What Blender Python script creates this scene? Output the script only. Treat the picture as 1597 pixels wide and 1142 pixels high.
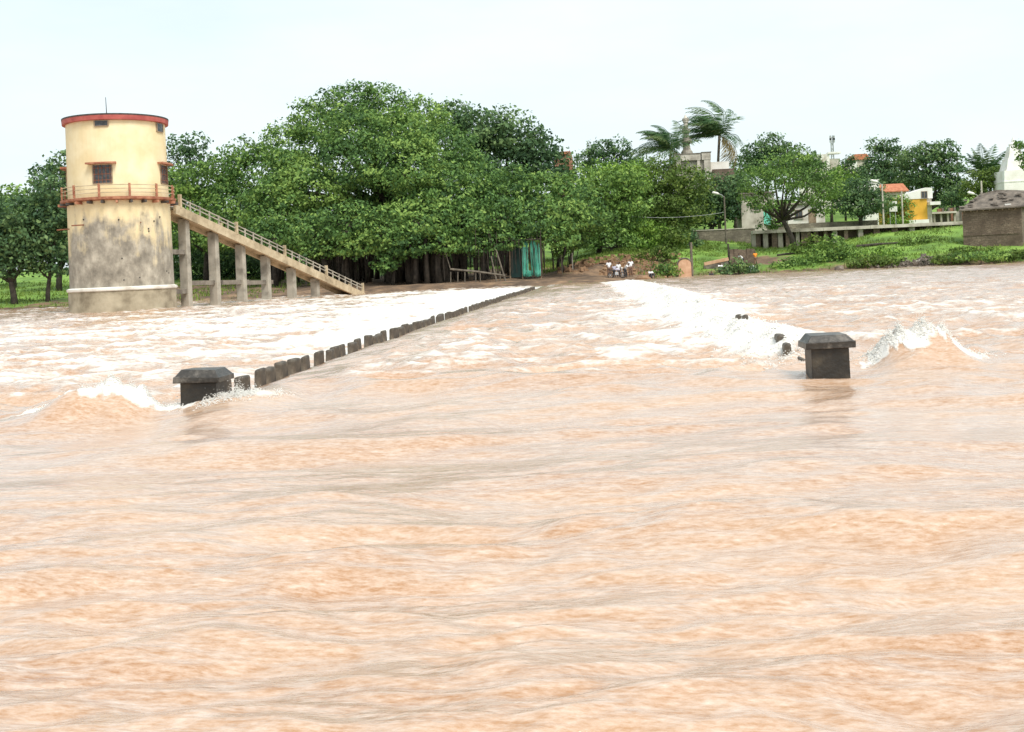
import bpy, math, random
import numpy as np
from mathutils import Vector, Matrix

random.seed(7)
RNG = np.random.default_rng(7)
scene = bpy.context.scene
for o in list(bpy.data.objects):
    bpy.data.objects.remove(o)
COL = scene.collection
R = math.radians

# ------------------------------------------------------------------ camera
F_PX, W_PX, H_PX = 1800.0, 1597.0, 1142.0
CAM_Z, ROLL = 1.7, R(2.5)
YAW = math.atan(132.6 / F_PX)          # camera turned a little left of the causeway's axis (+Y)
CX, CY = 798.5, 420.8                  # principal point (lens shifted: level camera, cropped frame)
cam_d = bpy.data.cameras.new('Camera')
cam = bpy.data.objects.new('Camera', cam_d)
COL.objects.link(cam)
cam_d.sensor_width = 36.0
cam_d.lens = 36.0 * F_PX / W_PX
cam_d.shift_y = -(H_PX / 2 - CY) / W_PX
cam_d.clip_start = 0.05
cam_d.clip_end = 3000
fwd = Vector((-math.sin(YAW), math.cos(YAW), 0))
rgt = Vector((math.cos(YAW), math.sin(YAW), 0))
up = Vector((0, 0, 1))
cr, sr = math.cos(ROLL), math.sin(ROLL)
rgt_r = rgt * cr - up * sr
up_r = up * cr + rgt * sr
cam.matrix_world = Matrix((
    (rgt_r.x, up_r.x, -fwd.x, 0), (rgt_r.y, up_r.y, -fwd.y, 0), (rgt_r.z, up_r.z, -fwd.z, CAM_Z), (0, 0, 0, 1)))
scene.camera = cam
scene.render.resolution_x, scene.render.resolution_y = 1024, 732


def P(px, py, Y):
    """world point on the ray through photo pixel (px, py) at world depth Y"""
    u, v = (px - CX) / F_PX, -(py - CY) / F_PX
    d = fwd + rgt_r * u + up_r * v
    return Vector((0, 0, CAM_Z)) + d * (Y / d.y)


def X(px, Y):
    return P(px, 415, Y).x


def Z(px, py, Y):
    return P(px, py, Y).z


# ------------------------------------------------------------------ world, sun, exposure
SUN_EL, SUN_AZ = R(54), R(142)   # azimuth clockwise from +Y: behind the camera's right shoulder
world = bpy.data.worlds.new('World')
scene.world = world
world.use_nodes = True
wt = world.node_tree
wt.nodes.clear()
sky = wt.nodes.new('ShaderNodeTexSky')
sky.sky_type = 'NISHITA'
sky.sun_disc = False
sky.sun_elevation = SUN_EL
sky.sun_rotation = SUN_AZ
sky.air_density, sky.dust_density = 1.0, 3.0
bg1 = wt.nodes.new('ShaderNodeBackground')
bg1.inputs['Strength'].default_value = 0.10
bg2 = wt.nodes.new('ShaderNodeBackground')
bg2.inputs['Color'].default_value = (0.885, 0.985, 1.0, 1)
bg2.inputs['Strength'].default_value = 0.51
wtc = wt.nodes.new('ShaderNodeTexCoord')
wmap = wt.nodes.new('ShaderNodeMapping')
wmap.inputs['Scale'].default_value = (1.0, 1.0, 3.5)
wn = wt.nodes.new('ShaderNodeTexNoise')
wn.inputs['Scale'].default_value = 2.2
wn.inputs['Detail'].default_value = 6
wn.inputs['Roughness'].default_value = 0.55
wr = wt.nodes.new('ShaderNodeMapRange')
wr.inputs['From Min'].default_value = 0.32
wr.inputs['From Max'].default_value = 0.66
wr.inputs['To Min'].default_value = 0.66
wr.inputs['To Max'].default_value = 0.97
wmix = wt.nodes.new('ShaderNodeMixShader')
wout = wt.nodes.new('ShaderNodeOutputWorld')
L = wt.links.new
L(wtc.outputs['Generated'], wmap.inputs['Vector'])
L(wmap.outputs['Vector'], wn.inputs['Vector'])
L(wn.outputs['Fac'], wr.inputs['Value'])
L(wr.outputs['Result'], wmix.inputs['Fac'])
L(sky.outputs['Color'], bg1.inputs['Color'])
L(bg1.outputs[0], wmix.inputs[1])
L(bg2.outputs[0], wmix.inputs[2])
L(wmix.outputs[0], wout.inputs['Surface'])

sun_d = bpy.data.lights.new('Sun', 'SUN')
sun_d.energy = 1.5
sun_d.angle = R(25)
sun_d.color = (1.0, 0.955, 0.88)
sun = bpy.data.objects.new('Sun', sun_d)
COL.objects.link(sun)
sdir = Vector((math.sin(SUN_AZ) * math.cos(SUN_EL), math.cos(SUN_AZ) * math.cos(SUN_EL), math.sin(SUN_EL)))
sun.rotation_euler = sdir.to_track_quat('Z', 'Y').to_euler()

scene.view_settings.view_transform = 'Standard'
scene.view_settings.look = 'None'
scene.view_settings.gamma = 1.0
scene.view_settings.use_curve_mapping = False
scene.view_settings.exposure = 1.15
scene.render.engine = 'CYCLES'


# ------------------------------------------------------------------ noise
_perm = np.random.default_rng(3).permutation(256)
_perm = np.concatenate([_perm, _perm, _perm])
_ga = np.linspace(0, 2 * np.pi, 256, endpoint=False)
_gx, _gy = np.cos(_ga), np.sin(_ga)


def perlin(x, y):
    xi, yi = np.floor(x).astype(np.int64), np.floor(y).astype(np.int64)
    xf, yf = x - xi, y - yi
    xi &= 255
    yi &= 255
    u = xf * xf * xf * (xf * (xf * 6 - 15) + 10)
    v = yf * yf * yf * (yf * (yf * 6 - 15) + 10)

    def g(ix, iy, dx, dy):
        h = _perm[_perm[ix & 255] + (iy & 255)]
        return _gx[h] * dx + _gy[h] * dy
    a = g(xi, yi, xf, yf)
    b = g(xi + 1, yi, xf - 1, yf)
    c = g(xi, yi + 1, xf, yf - 1)
    d = g(xi + 1, yi + 1, xf - 1, yf - 1)
    return ((a + u * (b - a)) + v * ((c + u * (d - c)) - (a + u * (b - a)))) * 1.5


def sstep(a, b, x):
    t = np.clip((x - a) / (b - a), 0, 1)
    return t * t * (3 - 2 * t)


# ------------------------------------------------------------------ materials
def new_mat(name):
    m = bpy.data.materials.new(name)
    m.use_nodes = True
    nt = m.node_tree
    return m, nt, nt.nodes['Principled BSDF'], nt.links.new


def ramp(nt, stops, fac):
    r = nt.nodes.new('ShaderNodeValToRGB')
    el = r.color_ramp.elements
    while len(el) < len(stops):
        el.new(0.5)
    for e, (p, c) in zip(el, stops):
        e.position = p
        e.color = (c[0], c[1], c[2], 1)
    nt.links.new(fac, r.inputs['Fac'])
    return r.outputs['Color']


def noise(nt, scale, detail=4, rough=0.55, vec=None, stretch=None, coord='Object'):
    n = nt.nodes.new('ShaderNodeTexNoise')
    n.inputs['Scale'].default_value = scale
    n.inputs['Detail'].default_value = detail
    n.inputs['Roughness'].default_value = rough
    if vec is None:
        tc = nt.nodes.new('ShaderNodeTexCoord')
        vec = tc.outputs[coord]
    if stretch:
        mp = nt.nodes.new('ShaderNodeMapping')
        mp.inputs['Scale'].default_value = stretch
        nt.links.new(vec, mp.inputs['Vector'])
        vec = mp.outputs['Vector']
    nt.links.new(vec, n.inputs['Vector'])
    return n.outputs['Fac']


def bump(nt, b, h, strength=0.4, dist=0.05, prev=None):
    n = nt.nodes.new('ShaderNodeBump')
    n.inputs['Strength'].default_value = strength
    n.inputs['Distance'].default_value = dist
    nt.links.new(h, n.inputs['Height'])
    if prev is not None:
        nt.links.new(prev, n.inputs['Normal'])
    if b is not None:
        nt.links.new(n.outputs['Normal'], b.inputs['Normal'])
    return n.outputs['Normal']


def mixc(nt, fac, a, b):
    m = nt.nodes.new('ShaderNodeMix')
    m.data_type = 'RGBA'
    nt.links.new(fac, m.inputs[0])
    for i, c in ((6, a), (7, b)):
        if isinstance(c, tuple):
            m.inputs[i].default_value = (c[0], c[1], c[2], 1)
        else:
            nt.links.new(c, m.inputs[i])
    return m.outputs[2]


def math_n(nt, op, a, b=None):
    m = nt.nodes.new('ShaderNodeMath')
    m.operation = op
    for i, v in enumerate((a, b)):
        if v is None:
            continue
        if isinstance(v, (int, float)):
            m.inputs[i].default_value = v
        else:
            nt.links.new(v, m.inputs[i])
    return m.outputs[0]


def maprange(nt, v, a, b, c=0.0, d=1.0):
    m = nt.nodes.new('ShaderNodeMapRange')
    m.inputs[1].default_value, m.inputs[2].default_value = a, b
    m.inputs[3].default_value, m.inputs[4].default_value = c, d
    nt.links.new(v, m.inputs[0])
    return m.outputs[0]


def mottled(name, c1, c2, scale=3.0, rough=0.85, bstr=0.3, bdist=0.03, c3=None, detail=6):
    """two or three colours in noise patches, fine relief"""
    m, nt, b, l = new_mat(name)
    n1 = noise(nt, scale, detail)
    stops = [(0.36, c1), (0.64, c2)] if c3 is None else [(0.32, c1), (0.5, c2), (0.68, c3)]
    l(ramp(nt, stops, n1), b.inputs['Base Color'])
    b.inputs['Roughness'].default_value = rough
    n2 = noise(nt, scale * 6, 4)
    bump(nt, b, n2, bstr, bdist)
    return m


def foliage(name, dark, mid, light, trans=0.25):
    m, nt, b, l = new_mat(name)
    at = nt.nodes.new('ShaderNodeAttribute')
    at.attribute_name = 'tint'
    col = ramp(nt, [(0.08, dark), (0.5, mid), (0.92, light)], at.outputs['Fac'])
    l(col, b.inputs['Base Color'])
    b.inputs['Roughness'].default_value = 0.55
    b.inputs['Specular IOR Level'].default_value = 0.15
    tr = nt.nodes.new('ShaderNodeBsdfTranslucent')
    l(col, tr.inputs['Color'])
    mx = nt.nodes.new('ShaderNodeMixShader')
    mx.inputs[0].default_value = trans
    l(b.outputs[0], mx.inputs[1])
    l(tr.outputs[0], mx.inputs[2])
    l(mx.outputs[0], nt.nodes['Material Output'].inputs['Surface'])
    return m


M = {}
M['leaf_banyan'] = foliage('leaf_banyan', (0.055, 0.115, 0.04), (0.13, 0.245, 0.065), (0.28, 0.41, 0.1))
M['leaf_dark'] = foliage('leaf_dark', (0.05, 0.1, 0.05), (0.095, 0.175, 0.07), (0.18, 0.27, 0.1))
M['leaf_mid'] = foliage('leaf_mid', (0.07, 0.135, 0.04), (0.145, 0.26, 0.06), (0.27, 0.4, 0.09))
M['leaf_light'] = foliage('leaf_light', (0.1, 0.19, 0.04), (0.2, 0.34, 0.06), (0.33, 0.48, 0.09))
M['leaf_olive'] = foliage('leaf_olive', (0.065, 0.11, 0.025), (0.12, 0.19, 0.04), (0.19, 0.25, 0.055))
M['leaf_palm'] = foliage('leaf_palm', (0.035, 0.09, 0.035), (0.07, 0.14, 0.05), (0.16, 0.2, 0.075), 0.2)
M['leaf_dry'] = foliage('leaf_dry', (0.15, 0.12, 0.05), (0.26, 0.2, 0.09), (0.36, 0.3, 0.14), 0.2)
M['grass'] = foliage('grass', (0.12, 0.15, 0.04), (0.16, 0.235, 0.05), (0.27, 0.36, 0.075), 0.3)
M['bark'] = mottled('bark', (0.03, 0.024, 0.018), (0.075, 0.06, 0.045), 2.5, 0.9, 0.6, 0.06)
M['bark_grey'] = mottled('bark_grey', (0.1, 0.085, 0.065), (0.2, 0.17, 0.13), 2.5, 0.9, 0.6, 0.05)
M['wood'] = mottled('wood', (0.2, 0.14, 0.09), (0.36, 0.27, 0.18), 3, 0.85)
M['red_paint'] = mottled('red_paint', (0.33, 0.06, 0.05), (0.46, 0.115, 0.09), 1.6, 0.6, 0.15, 0.01)
M['orange_paint'] = mottled('orange_paint', (0.26, 0.085, 0.045), (0.46, 0.21, 0.12), 2.5, 0.7, 0.2, 0.01)
M['dark_metal'] = mottled('dark_metal', (0.03, 0.025, 0.022), (0.07, 0.06, 0.05), 6, 0.6)
M['rust'] = mottled('rust', (0.14, 0.05, 0.025), (0.27, 0.10, 0.05), 8, 0.8)
M['grey_metal'] = mottled('grey_metal', (0.32, 0.33, 0.34), (0.45, 0.46, 0.47), 4, 0.45)
M['white_paint'] = mottled('white_paint', (0.7, 0.68, 0.62), (0.82, 0.81, 0.77), 0.8, 0.7)
M['whitewash_worn'] = mottled('whitewash_worn', (0.42, 0.37, 0.30), (0.74, 0.71, 0.64), 0.7, 0.85, c3=(0.8, 0.78, 0.72))
M['old_plaster'] = mottled('old_plaster', (0.26, 0.23, 0.185), (0.50, 0.455, 0.385), 0.6, 0.9, c3=(0.62, 0.58, 0.5))
M['concrete'] = mottled('concrete', (0.2, 0.18, 0.145), (0.36, 0.33, 0.27), 1.2, 0.9, c3=(0.44, 0.40, 0.33))
M['concrete_dark'] = mottled('concrete_dark', (0.12, 0.1, 0.08), (0.25, 0.22, 0.18), 1.4, 0.9)
M['wet_stone'] = mottled('wet_stone', (0.010, 0.009, 0.007), (0.028, 0.023, 0.017), 4, 0.5, 0.45, 0.02, c3=(0.075, 0.06, 0.04))
M['red_tile'] = mottled('red_tile', (0.36, 0.12, 0.06), (0.52, 0.21, 0.11), 2.5, 0.85)
M['yellow_paint'] = mottled('yellow_paint', (0.62, 0.33, 0.03), (0.75, 0.43, 0.05), 0.9, 0.7)
M['teal_sheet'] = mottled('teal_sheet', (0.10, 0.50, 0.37), (0.2, 0.66, 0.5), 1.2, 0.6)
M['dark_void'] = mottled('dark_void', (0.02, 0.018, 0.016), (0.05, 0.045, 0.04), 4, 0.8)
M['glass_dark'] = mottled('glass_dark', (0.025, 0.028, 0.03), (0.07, 0.075, 0.08), 5, 0.25, 0.05)
M['soil'] = mottled('soil', (0.16, 0.09, 0.05), (0.33, 0.2, 0.11), 1.3, 0.95, 0.6, 0.1)
M['stone_orange'] = mottled('stone_orange', (0.48, 0.27, 0.16), (0.62, 0.4, 0.26), 2, 0.9)
M['rock'] = mottled('rock', (0.09, 0.075, 0.06), (0.24, 0.2, 0.16), 2, 0.9, 0.7, 0.08)
M['skin'] = mottled('skin', (0.12, 0.06, 0.035), (0.16, 0.085, 0.05), 8, 0.6)
M['hair'] = mottled('hair', (0.012, 0.01, 0.009), (0.025, 0.02, 0.018), 20, 0.6)
M['cloth_white'] = mottled('cloth_white', (0.74, 0.74, 0.74), (0.82, 0.82, 0.82), 3, 0.9)
M['cloth_orange'] = mottled('cloth_orange', (0.65, 0.22, 0.02), (0.78, 0.3, 0.04), 3, 0.9)
M['cloth_dark'] = mottled('cloth_dark', (0.03, 0.03, 0.035), (0.06, 0.06, 0.07), 3, 0.9)
M['cloth_lilac'] = mottled('cloth_lilac', (0.42, 0.4, 0.5), (0.55, 0.53, 0.62), 3, 0.9)
M['cloth_brown'] = mottled('cloth_brown', (0.16, 0.09, 0.06), (0.24, 0.14, 0.1), 3, 0.9)


M['old_roof'] = mottled('old_roof', (0.10, 0.085, 0.07), (0.22, 0.185, 0.15), 1.6, 0.95, 0.7, 0.08)
M['temple_white'] = mottled('temple_white', (0.72, 0.69, 0.62), (0.84, 0.83, 0.79), 0.7, 0.85)
M['teal_in_shade'] = mottled('teal_in_shade', (0.006, 0.03, 0.026), (0.012, 0.055, 0.046), 1.2, 0.7)  # darkened copy of the teal, shade put into the colour


M['kerb_stone'] = mottled('kerb_stone', (0.022, 0.018, 0.013), (0.07, 0.056, 0.04), 4, 0.6, 0.5, 0.02, c3=(0.16, 0.13, 0.095))


def mat_masonry(name, c1, c2, mortar, sx, sy):
    m, nt, b, l = new_mat(name)
    tc = nt.nodes.new('ShaderNodeTexCoord')
    mp = nt.nodes.new('ShaderNodeMapping')
    mp.inputs['Rotation'].default_value = (R(90), 0, 0)
    l(tc.outputs['Object'], mp.inputs['Vector'])
    br = nt.nodes.new('ShaderNodeTexBrick')
    br.inputs['Scale'].default_value = 1.0
    br.inputs['Brick Width'].default_value = sx
    br.inputs['Row Height'].default_value = sy
    br.inputs['Mortar Size'].default_value = 0.03
    br.inputs['Mortar Smooth'].default_value = 0.4
    br.inputs['Color1'].default_value = (*c1, 1)
    br.inputs['Color2'].default_value = (*c2, 1)
    br.inputs['Mortar'].default_value = (*mortar, 1)
    dn = nt.nodes.new('ShaderNodeTexNoise')
    dn.inputs['Scale'].default_value = 1.5
    l(tc.outputs['Object'], dn.inputs['Vector'])
    va = nt.nodes.new('ShaderNodeVectorMath')
    va.operation = 'SCALE'
    va.inputs['Scale'].default_value = 0.8
    l(dn.outputs['Color'], va.inputs[0])
    vb = nt.nodes.new('ShaderNodeVectorMath')
    l(mp.outputs['Vector'], vb.inputs[0])
    l(va.outputs[0], vb.inputs[1])
    l(vb.outputs[0], br.inputs['Vector'])
    n = noise(nt, 0.8, 6)
    col = mixc(nt, maprange(nt, n, 0.35, 0.7), br.outputs['Color'], (c1[0] * 0.55, c1[1] * 0.55, c1[2] * 0.55))
    l(col, b.inputs['Base Color'])
    b.inputs['Roughness'].default_value = 0.92
    bump(nt, b, br.outputs['Fac'], -0.6, 0.05)
    return m


M['rubble_wall'] = mat_masonry('rubble_wall', (0.17, 0.12, 0.085), (0.26, 0.195, 0.14), (0.1, 0.08, 0.06), 0.42, 0.24)
M['brick_red'] = mat_masonry('brick_red', (0.42, 0.16, 0.09), (0.5, 0.22, 0.13), (0.35, 0.25, 0.2), 0.3, 0.15)
M['boundary_stone'] = mat_masonry('boundary_stone', (0.2, 0.17, 0.13), (0.3, 0.26, 0.2), (0.14, 0.12, 0.09), 0.6, 0.3)


def mat_tower():
    """yellow distemper over render, washed off to grey in a ragged patch lower down"""
    m, nt, b, l = new_mat('tower_plaster')
    tc = nt.nodes.new('ShaderNodeTexCoord')
    sp = nt.nodes.new('ShaderNodeSeparateXYZ')
    l(tc.outputs['Object'], sp.inputs[0])
    ycol = ramp(nt, [(0.3, (0.68, 0.54, 0.30)), (0.7, (0.80, 0.68, 0.44))], noise(nt, 0.9, 6, stretch=(1, 1, 0.6)))
    gcol = ramp(nt, [(0.28, (0.13, 0.115, 0.09)), (0.5, (0.30, 0.268, 0.215)), (0.72, (0.52, 0.47, 0.38))],
                noise(nt, 1.3, 8, 0.65, stretch=(1, 1, 0.8)))
    edge = noise(nt, 0.75, 7, 0.62)
    streak = noise(nt, 2.2, 4, 0.6, stretch=(1, 1, 0.12))
    # worn where height (metres) falls below a ragged line
    zz = math_n(nt, 'ADD', sp.outputs['Z'], math_n(nt, 'MULTIPLY', math_n(nt, 'SUBTRACT', edge, 0.5), -7.0))
    zz = math_n(nt, 'ADD', zz, math_n(nt, 'MULTIPLY', math_n(nt, 'SUBTRACT', streak, 0.5), -5.0))
    zz = math_n(nt, 'ADD', zz, math_n(nt, 'MULTIPLY', math_n(nt, 'ABSOLUTE', math_n(nt, 'SUBTRACT', sp.outputs['X'], 0.4)), 0.55))
    worn = maprange(nt, zz, 7.3, 5.3)
    col = mixc(nt, worn, ycol, gcol)
    blot = noise(nt, 5.5, 3)
    col = mixc(nt, maprange(nt, blot, 0.72, 0.78), col, (0.1, 0.085, 0.065))
    l(col, b.inputs['Base Color'])
    b.inputs['Roughness'].default_value = 0.9
    bump(nt, b, noise(nt, 6, 5), 0.35, 0.04)
    return m


M['tower_plaster'] = mat_tower()
M['tower_upper'] = mottled('tower_upper', (0.72, 0.585, 0.335), (0.82, 0.715, 0.475), 0.7, 0.85, 0.2, 0.03)
M['tower_base'] = mottled('tower_base', (0.2, 0.165, 0.11), (0.36, 0.31, 0.22), 1.1, 0.9, 0.4, 0.05, c3=(0.46, 0.40, 0.29))


def mat_stair():
    m, nt, b, l = new_mat('stair_concrete')
    col = ramp(nt, [(0.3, (0.24, 0.185, 0.115)), (0.5, (0.46, 0.37, 0.24)), (0.7, (0.62, 0.52, 0.36))], noise(nt, 0.9, 8, 0.65))
    l(col, b.inputs['Base Color'])
    b.inputs['Roughness'].default_value = 0.9
    bump(nt, b, noise(nt, 6, 5), 0.35, 0.04)
    return m


M['stair_concrete'] = mat_stair()


def mat_ground():
    m, nt, b, l = new_mat('ground_soil_grass')
    at = nt.nodes.new('ShaderNodeAttribute')
    at.attribute_name = 'dirt'
    g = ramp(nt, [(0.3, (0.07, 0.13, 0.025)), (0.5, (0.15, 0.27, 0.04)), (0.7, (0.24, 0.37, 0.06))], noise(nt, 0.35, 8, 0.65))
    d = ramp(nt, [(0.3, (0.06, 0.04, 0.026)), (0.5, (0.15, 0.097, 0.06)), (0.72, (0.33, 0.21, 0.12))], noise(nt, 0.6, 8, 0.65))
    f = math_n(nt, 'ADD', at.outputs['Fac'], math_n(nt, 'MULTIPLY', math_n(nt, 'SUBTRACT', noise(nt, 0.7, 6), 0.5), 1.4))
    l(mixc(nt, maprange(nt, f, 0.35, 0.65), g, d), b.inputs['Base Color'])
    b.inputs['Roughness'].default_value = 0.95
    bump(nt, b, noise(nt, 2.5, 8, 0.7), 0.8, 0.15)
    return m


M['ground'] = mat_ground()


def mat_water():
    m, nt, b, l = new_mat('muddy_water')
    tc = nt.nodes.new('ShaderNodeTexCoord')
    vec = tc.outputs['Object']
    at = nt.nodes.new('ShaderNodeAttribute')
    at.attribute_name = 'foam'
    silt = ramp(nt, [(0.36, (0.34, 0.155, 0.052)), (0.62, (0.44, 0.265, 0.15))], noise(nt, 0.5, 6, 0.65, vec, (0.35, 1.0, 1.0)))
    # pale threads in the base colour, painting in the sheen on ripples
    sheen_tint = math_n(nt, 'ADD', math_n(nt, 'MULTIPLY', noise(nt, 13.0, 6, 0.72, vec, (0.30, 1.0, 1.0)), 0.45),
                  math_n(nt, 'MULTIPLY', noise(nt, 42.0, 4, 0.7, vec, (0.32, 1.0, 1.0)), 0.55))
    silt = mixc(nt, maprange(nt, sheen_tint, 0.39, 0.69), silt, (0.66, 0.52, 0.42))
    # foam, and painted sparkle flecks near the camera: torn patches, the mask says how much of the surface they cover
    n1 = noise(nt, 2.4, 8, 0.68, vec, (0.55, 1.0, 1.0))
    n2 = noise(nt, 9.0, 5, 0.6, vec, (0.6, 1.0, 1.0))
    nn = math_n(nt, 'ADD', math_n(nt, 'MULTIPLY', n1, 0.7), math_n(nt, 'MULTIPLY', n2, 0.3))
    f = math_n(nt, 'SUBTRACT', math_n(nt, 'ADD', nn, math_n(nt, 'MULTIPLY', at.outputs['Fac'], 0.62)), 0.74)
    foam = maprange(nt, f, 0.0, 0.13)
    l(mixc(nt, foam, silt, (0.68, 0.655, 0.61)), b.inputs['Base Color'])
    l(maprange(nt, foam, 0, 1, 0.22, 0.7), b.inputs['Roughness'])
    b.inputs['IOR'].default_value = 1.40
    b.inputs['Coat IOR'].default_value = 1.5
    b.inputs['Coat Roughness'].default_value = 0.2
    l(maprange(nt, foam, 0, 1, 0.7, 0.0), b.inputs['Coat Weight'])
    # fine ripples, longer across the current than along it
    r1 = noise(nt, 5.0, 5, 0.62, vec, (0.5, 1.0, 1.0))
    r2 = noise(nt, 18.0, 4, 0.62, vec, (0.5, 1.0, 1.0))
    nb = bump(nt, None, r1, 0.3, 0.035)
    nb = bump(nt, None, r2, 0.45, 0.016, nb)
    r3 = noise(nt, 55.0, 3, 0.6, vec, (0.5, 1.0, 1.0))
    nb = bump(nt, None, r3, 0.25, 0.005, nb)
    nb = bump(nt, b, foam, 0.5, 0.03, nb)
    l(nb, b.inputs['Coat Normal'])
    return m


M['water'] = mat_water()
m, nt, b, l = new_mat('foam')
b.inputs['Base Color'].default_value = (0.94, 0.93, 0.9, 1)
b.inputs['Roughness'].default_value = 0.6
tr_n = nt.nodes.new('ShaderNodeBsdfTranslucent')
tr_n.inputs['Color'].default_value = (0.95, 0.94, 0.91, 1)
mx_n = nt.nodes.new('ShaderNodeMixShader')
mx_n.inputs[0].default_value = 0.55
l(b.outputs[0], mx_n.inputs[1])
l(tr_n.outputs[0], mx_n.inputs[2])
l(mx_n.outputs[0], nt.nodes['Material Output'].inputs['Surface'])
M['foam'] = m


# ------------------------------------------------------------------ object helpers
def raw(name, verts, faces, mat, parent=None, smooth=False, attr=None, loc=(0, 0, 0)):
    me = bpy.data.meshes.new(name)
    me.from_pydata([tuple(v) for v in verts], [], faces)
    if mat:
        me.materials.append(mat)
    if smooth:
        me.polygons.foreach_set('use_smooth', [True] * len(me.polygons))
    me.update()
    o = bpy.data.objects.new(name, me)
    o.location = loc
    COL.objects.link(o)
    if parent:
        o.parent = parent
    return o


def np_mesh(name, verts, faces, mat, parent=None, smooth=False, attrs=()):
    """verts (N,3), faces (M,k) numpy; attrs: (name, domain, values)"""
    me = bpy.data.meshes.new(name)
    nv, nf, k = len(verts), len(faces), faces.shape[1]
    me.vertices.add(nv)
    me.vertices.foreach_set('co', verts.astype(np.float32).ravel())
    me.loops.add(nf * k)
    me.loops.foreach_set('vertex_index', faces.astype(np.int32).ravel())
    me.polygons.add(nf)
    me.polygons.foreach_set('loop_start', np.arange(0, nf * k, k, dtype=np.int32))
    me.polygons.foreach_set('loop_total', np.full(nf, k, dtype=np.int32))
    if smooth:
        me.polygons.foreach_set('use_smooth', np.ones(nf, dtype=bool))
    for an, dom, vals in attrs:
        a = me.attributes.new(an, 'FLOAT', dom)
        a.data.foreach_set('value', np.asarray(vals, dtype=np.float32))
    me.materials.append(mat)
    me.update(calc_edges=True)
    o = bpy.data.objects.new(name, me)
    COL.objects.link(o)
    if parent:
        o.parent = parent
    return o


def tag(o, label, cat, group=None):
    o['label'] = label
    o['category'] = cat
    if group:
        o['group'] = group
    return o


def thing(name, label, cat, loc=(0, 0, 0), rz=0.0, group=None):
    e = bpy.data.objects.new(name, None)
    e.empty_display_size = 0.3
    e.location = loc
    e.rotation_euler = (0, 0, rz)
    COL.objects.link(e)
    return tag(e, label, cat, group)


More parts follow.
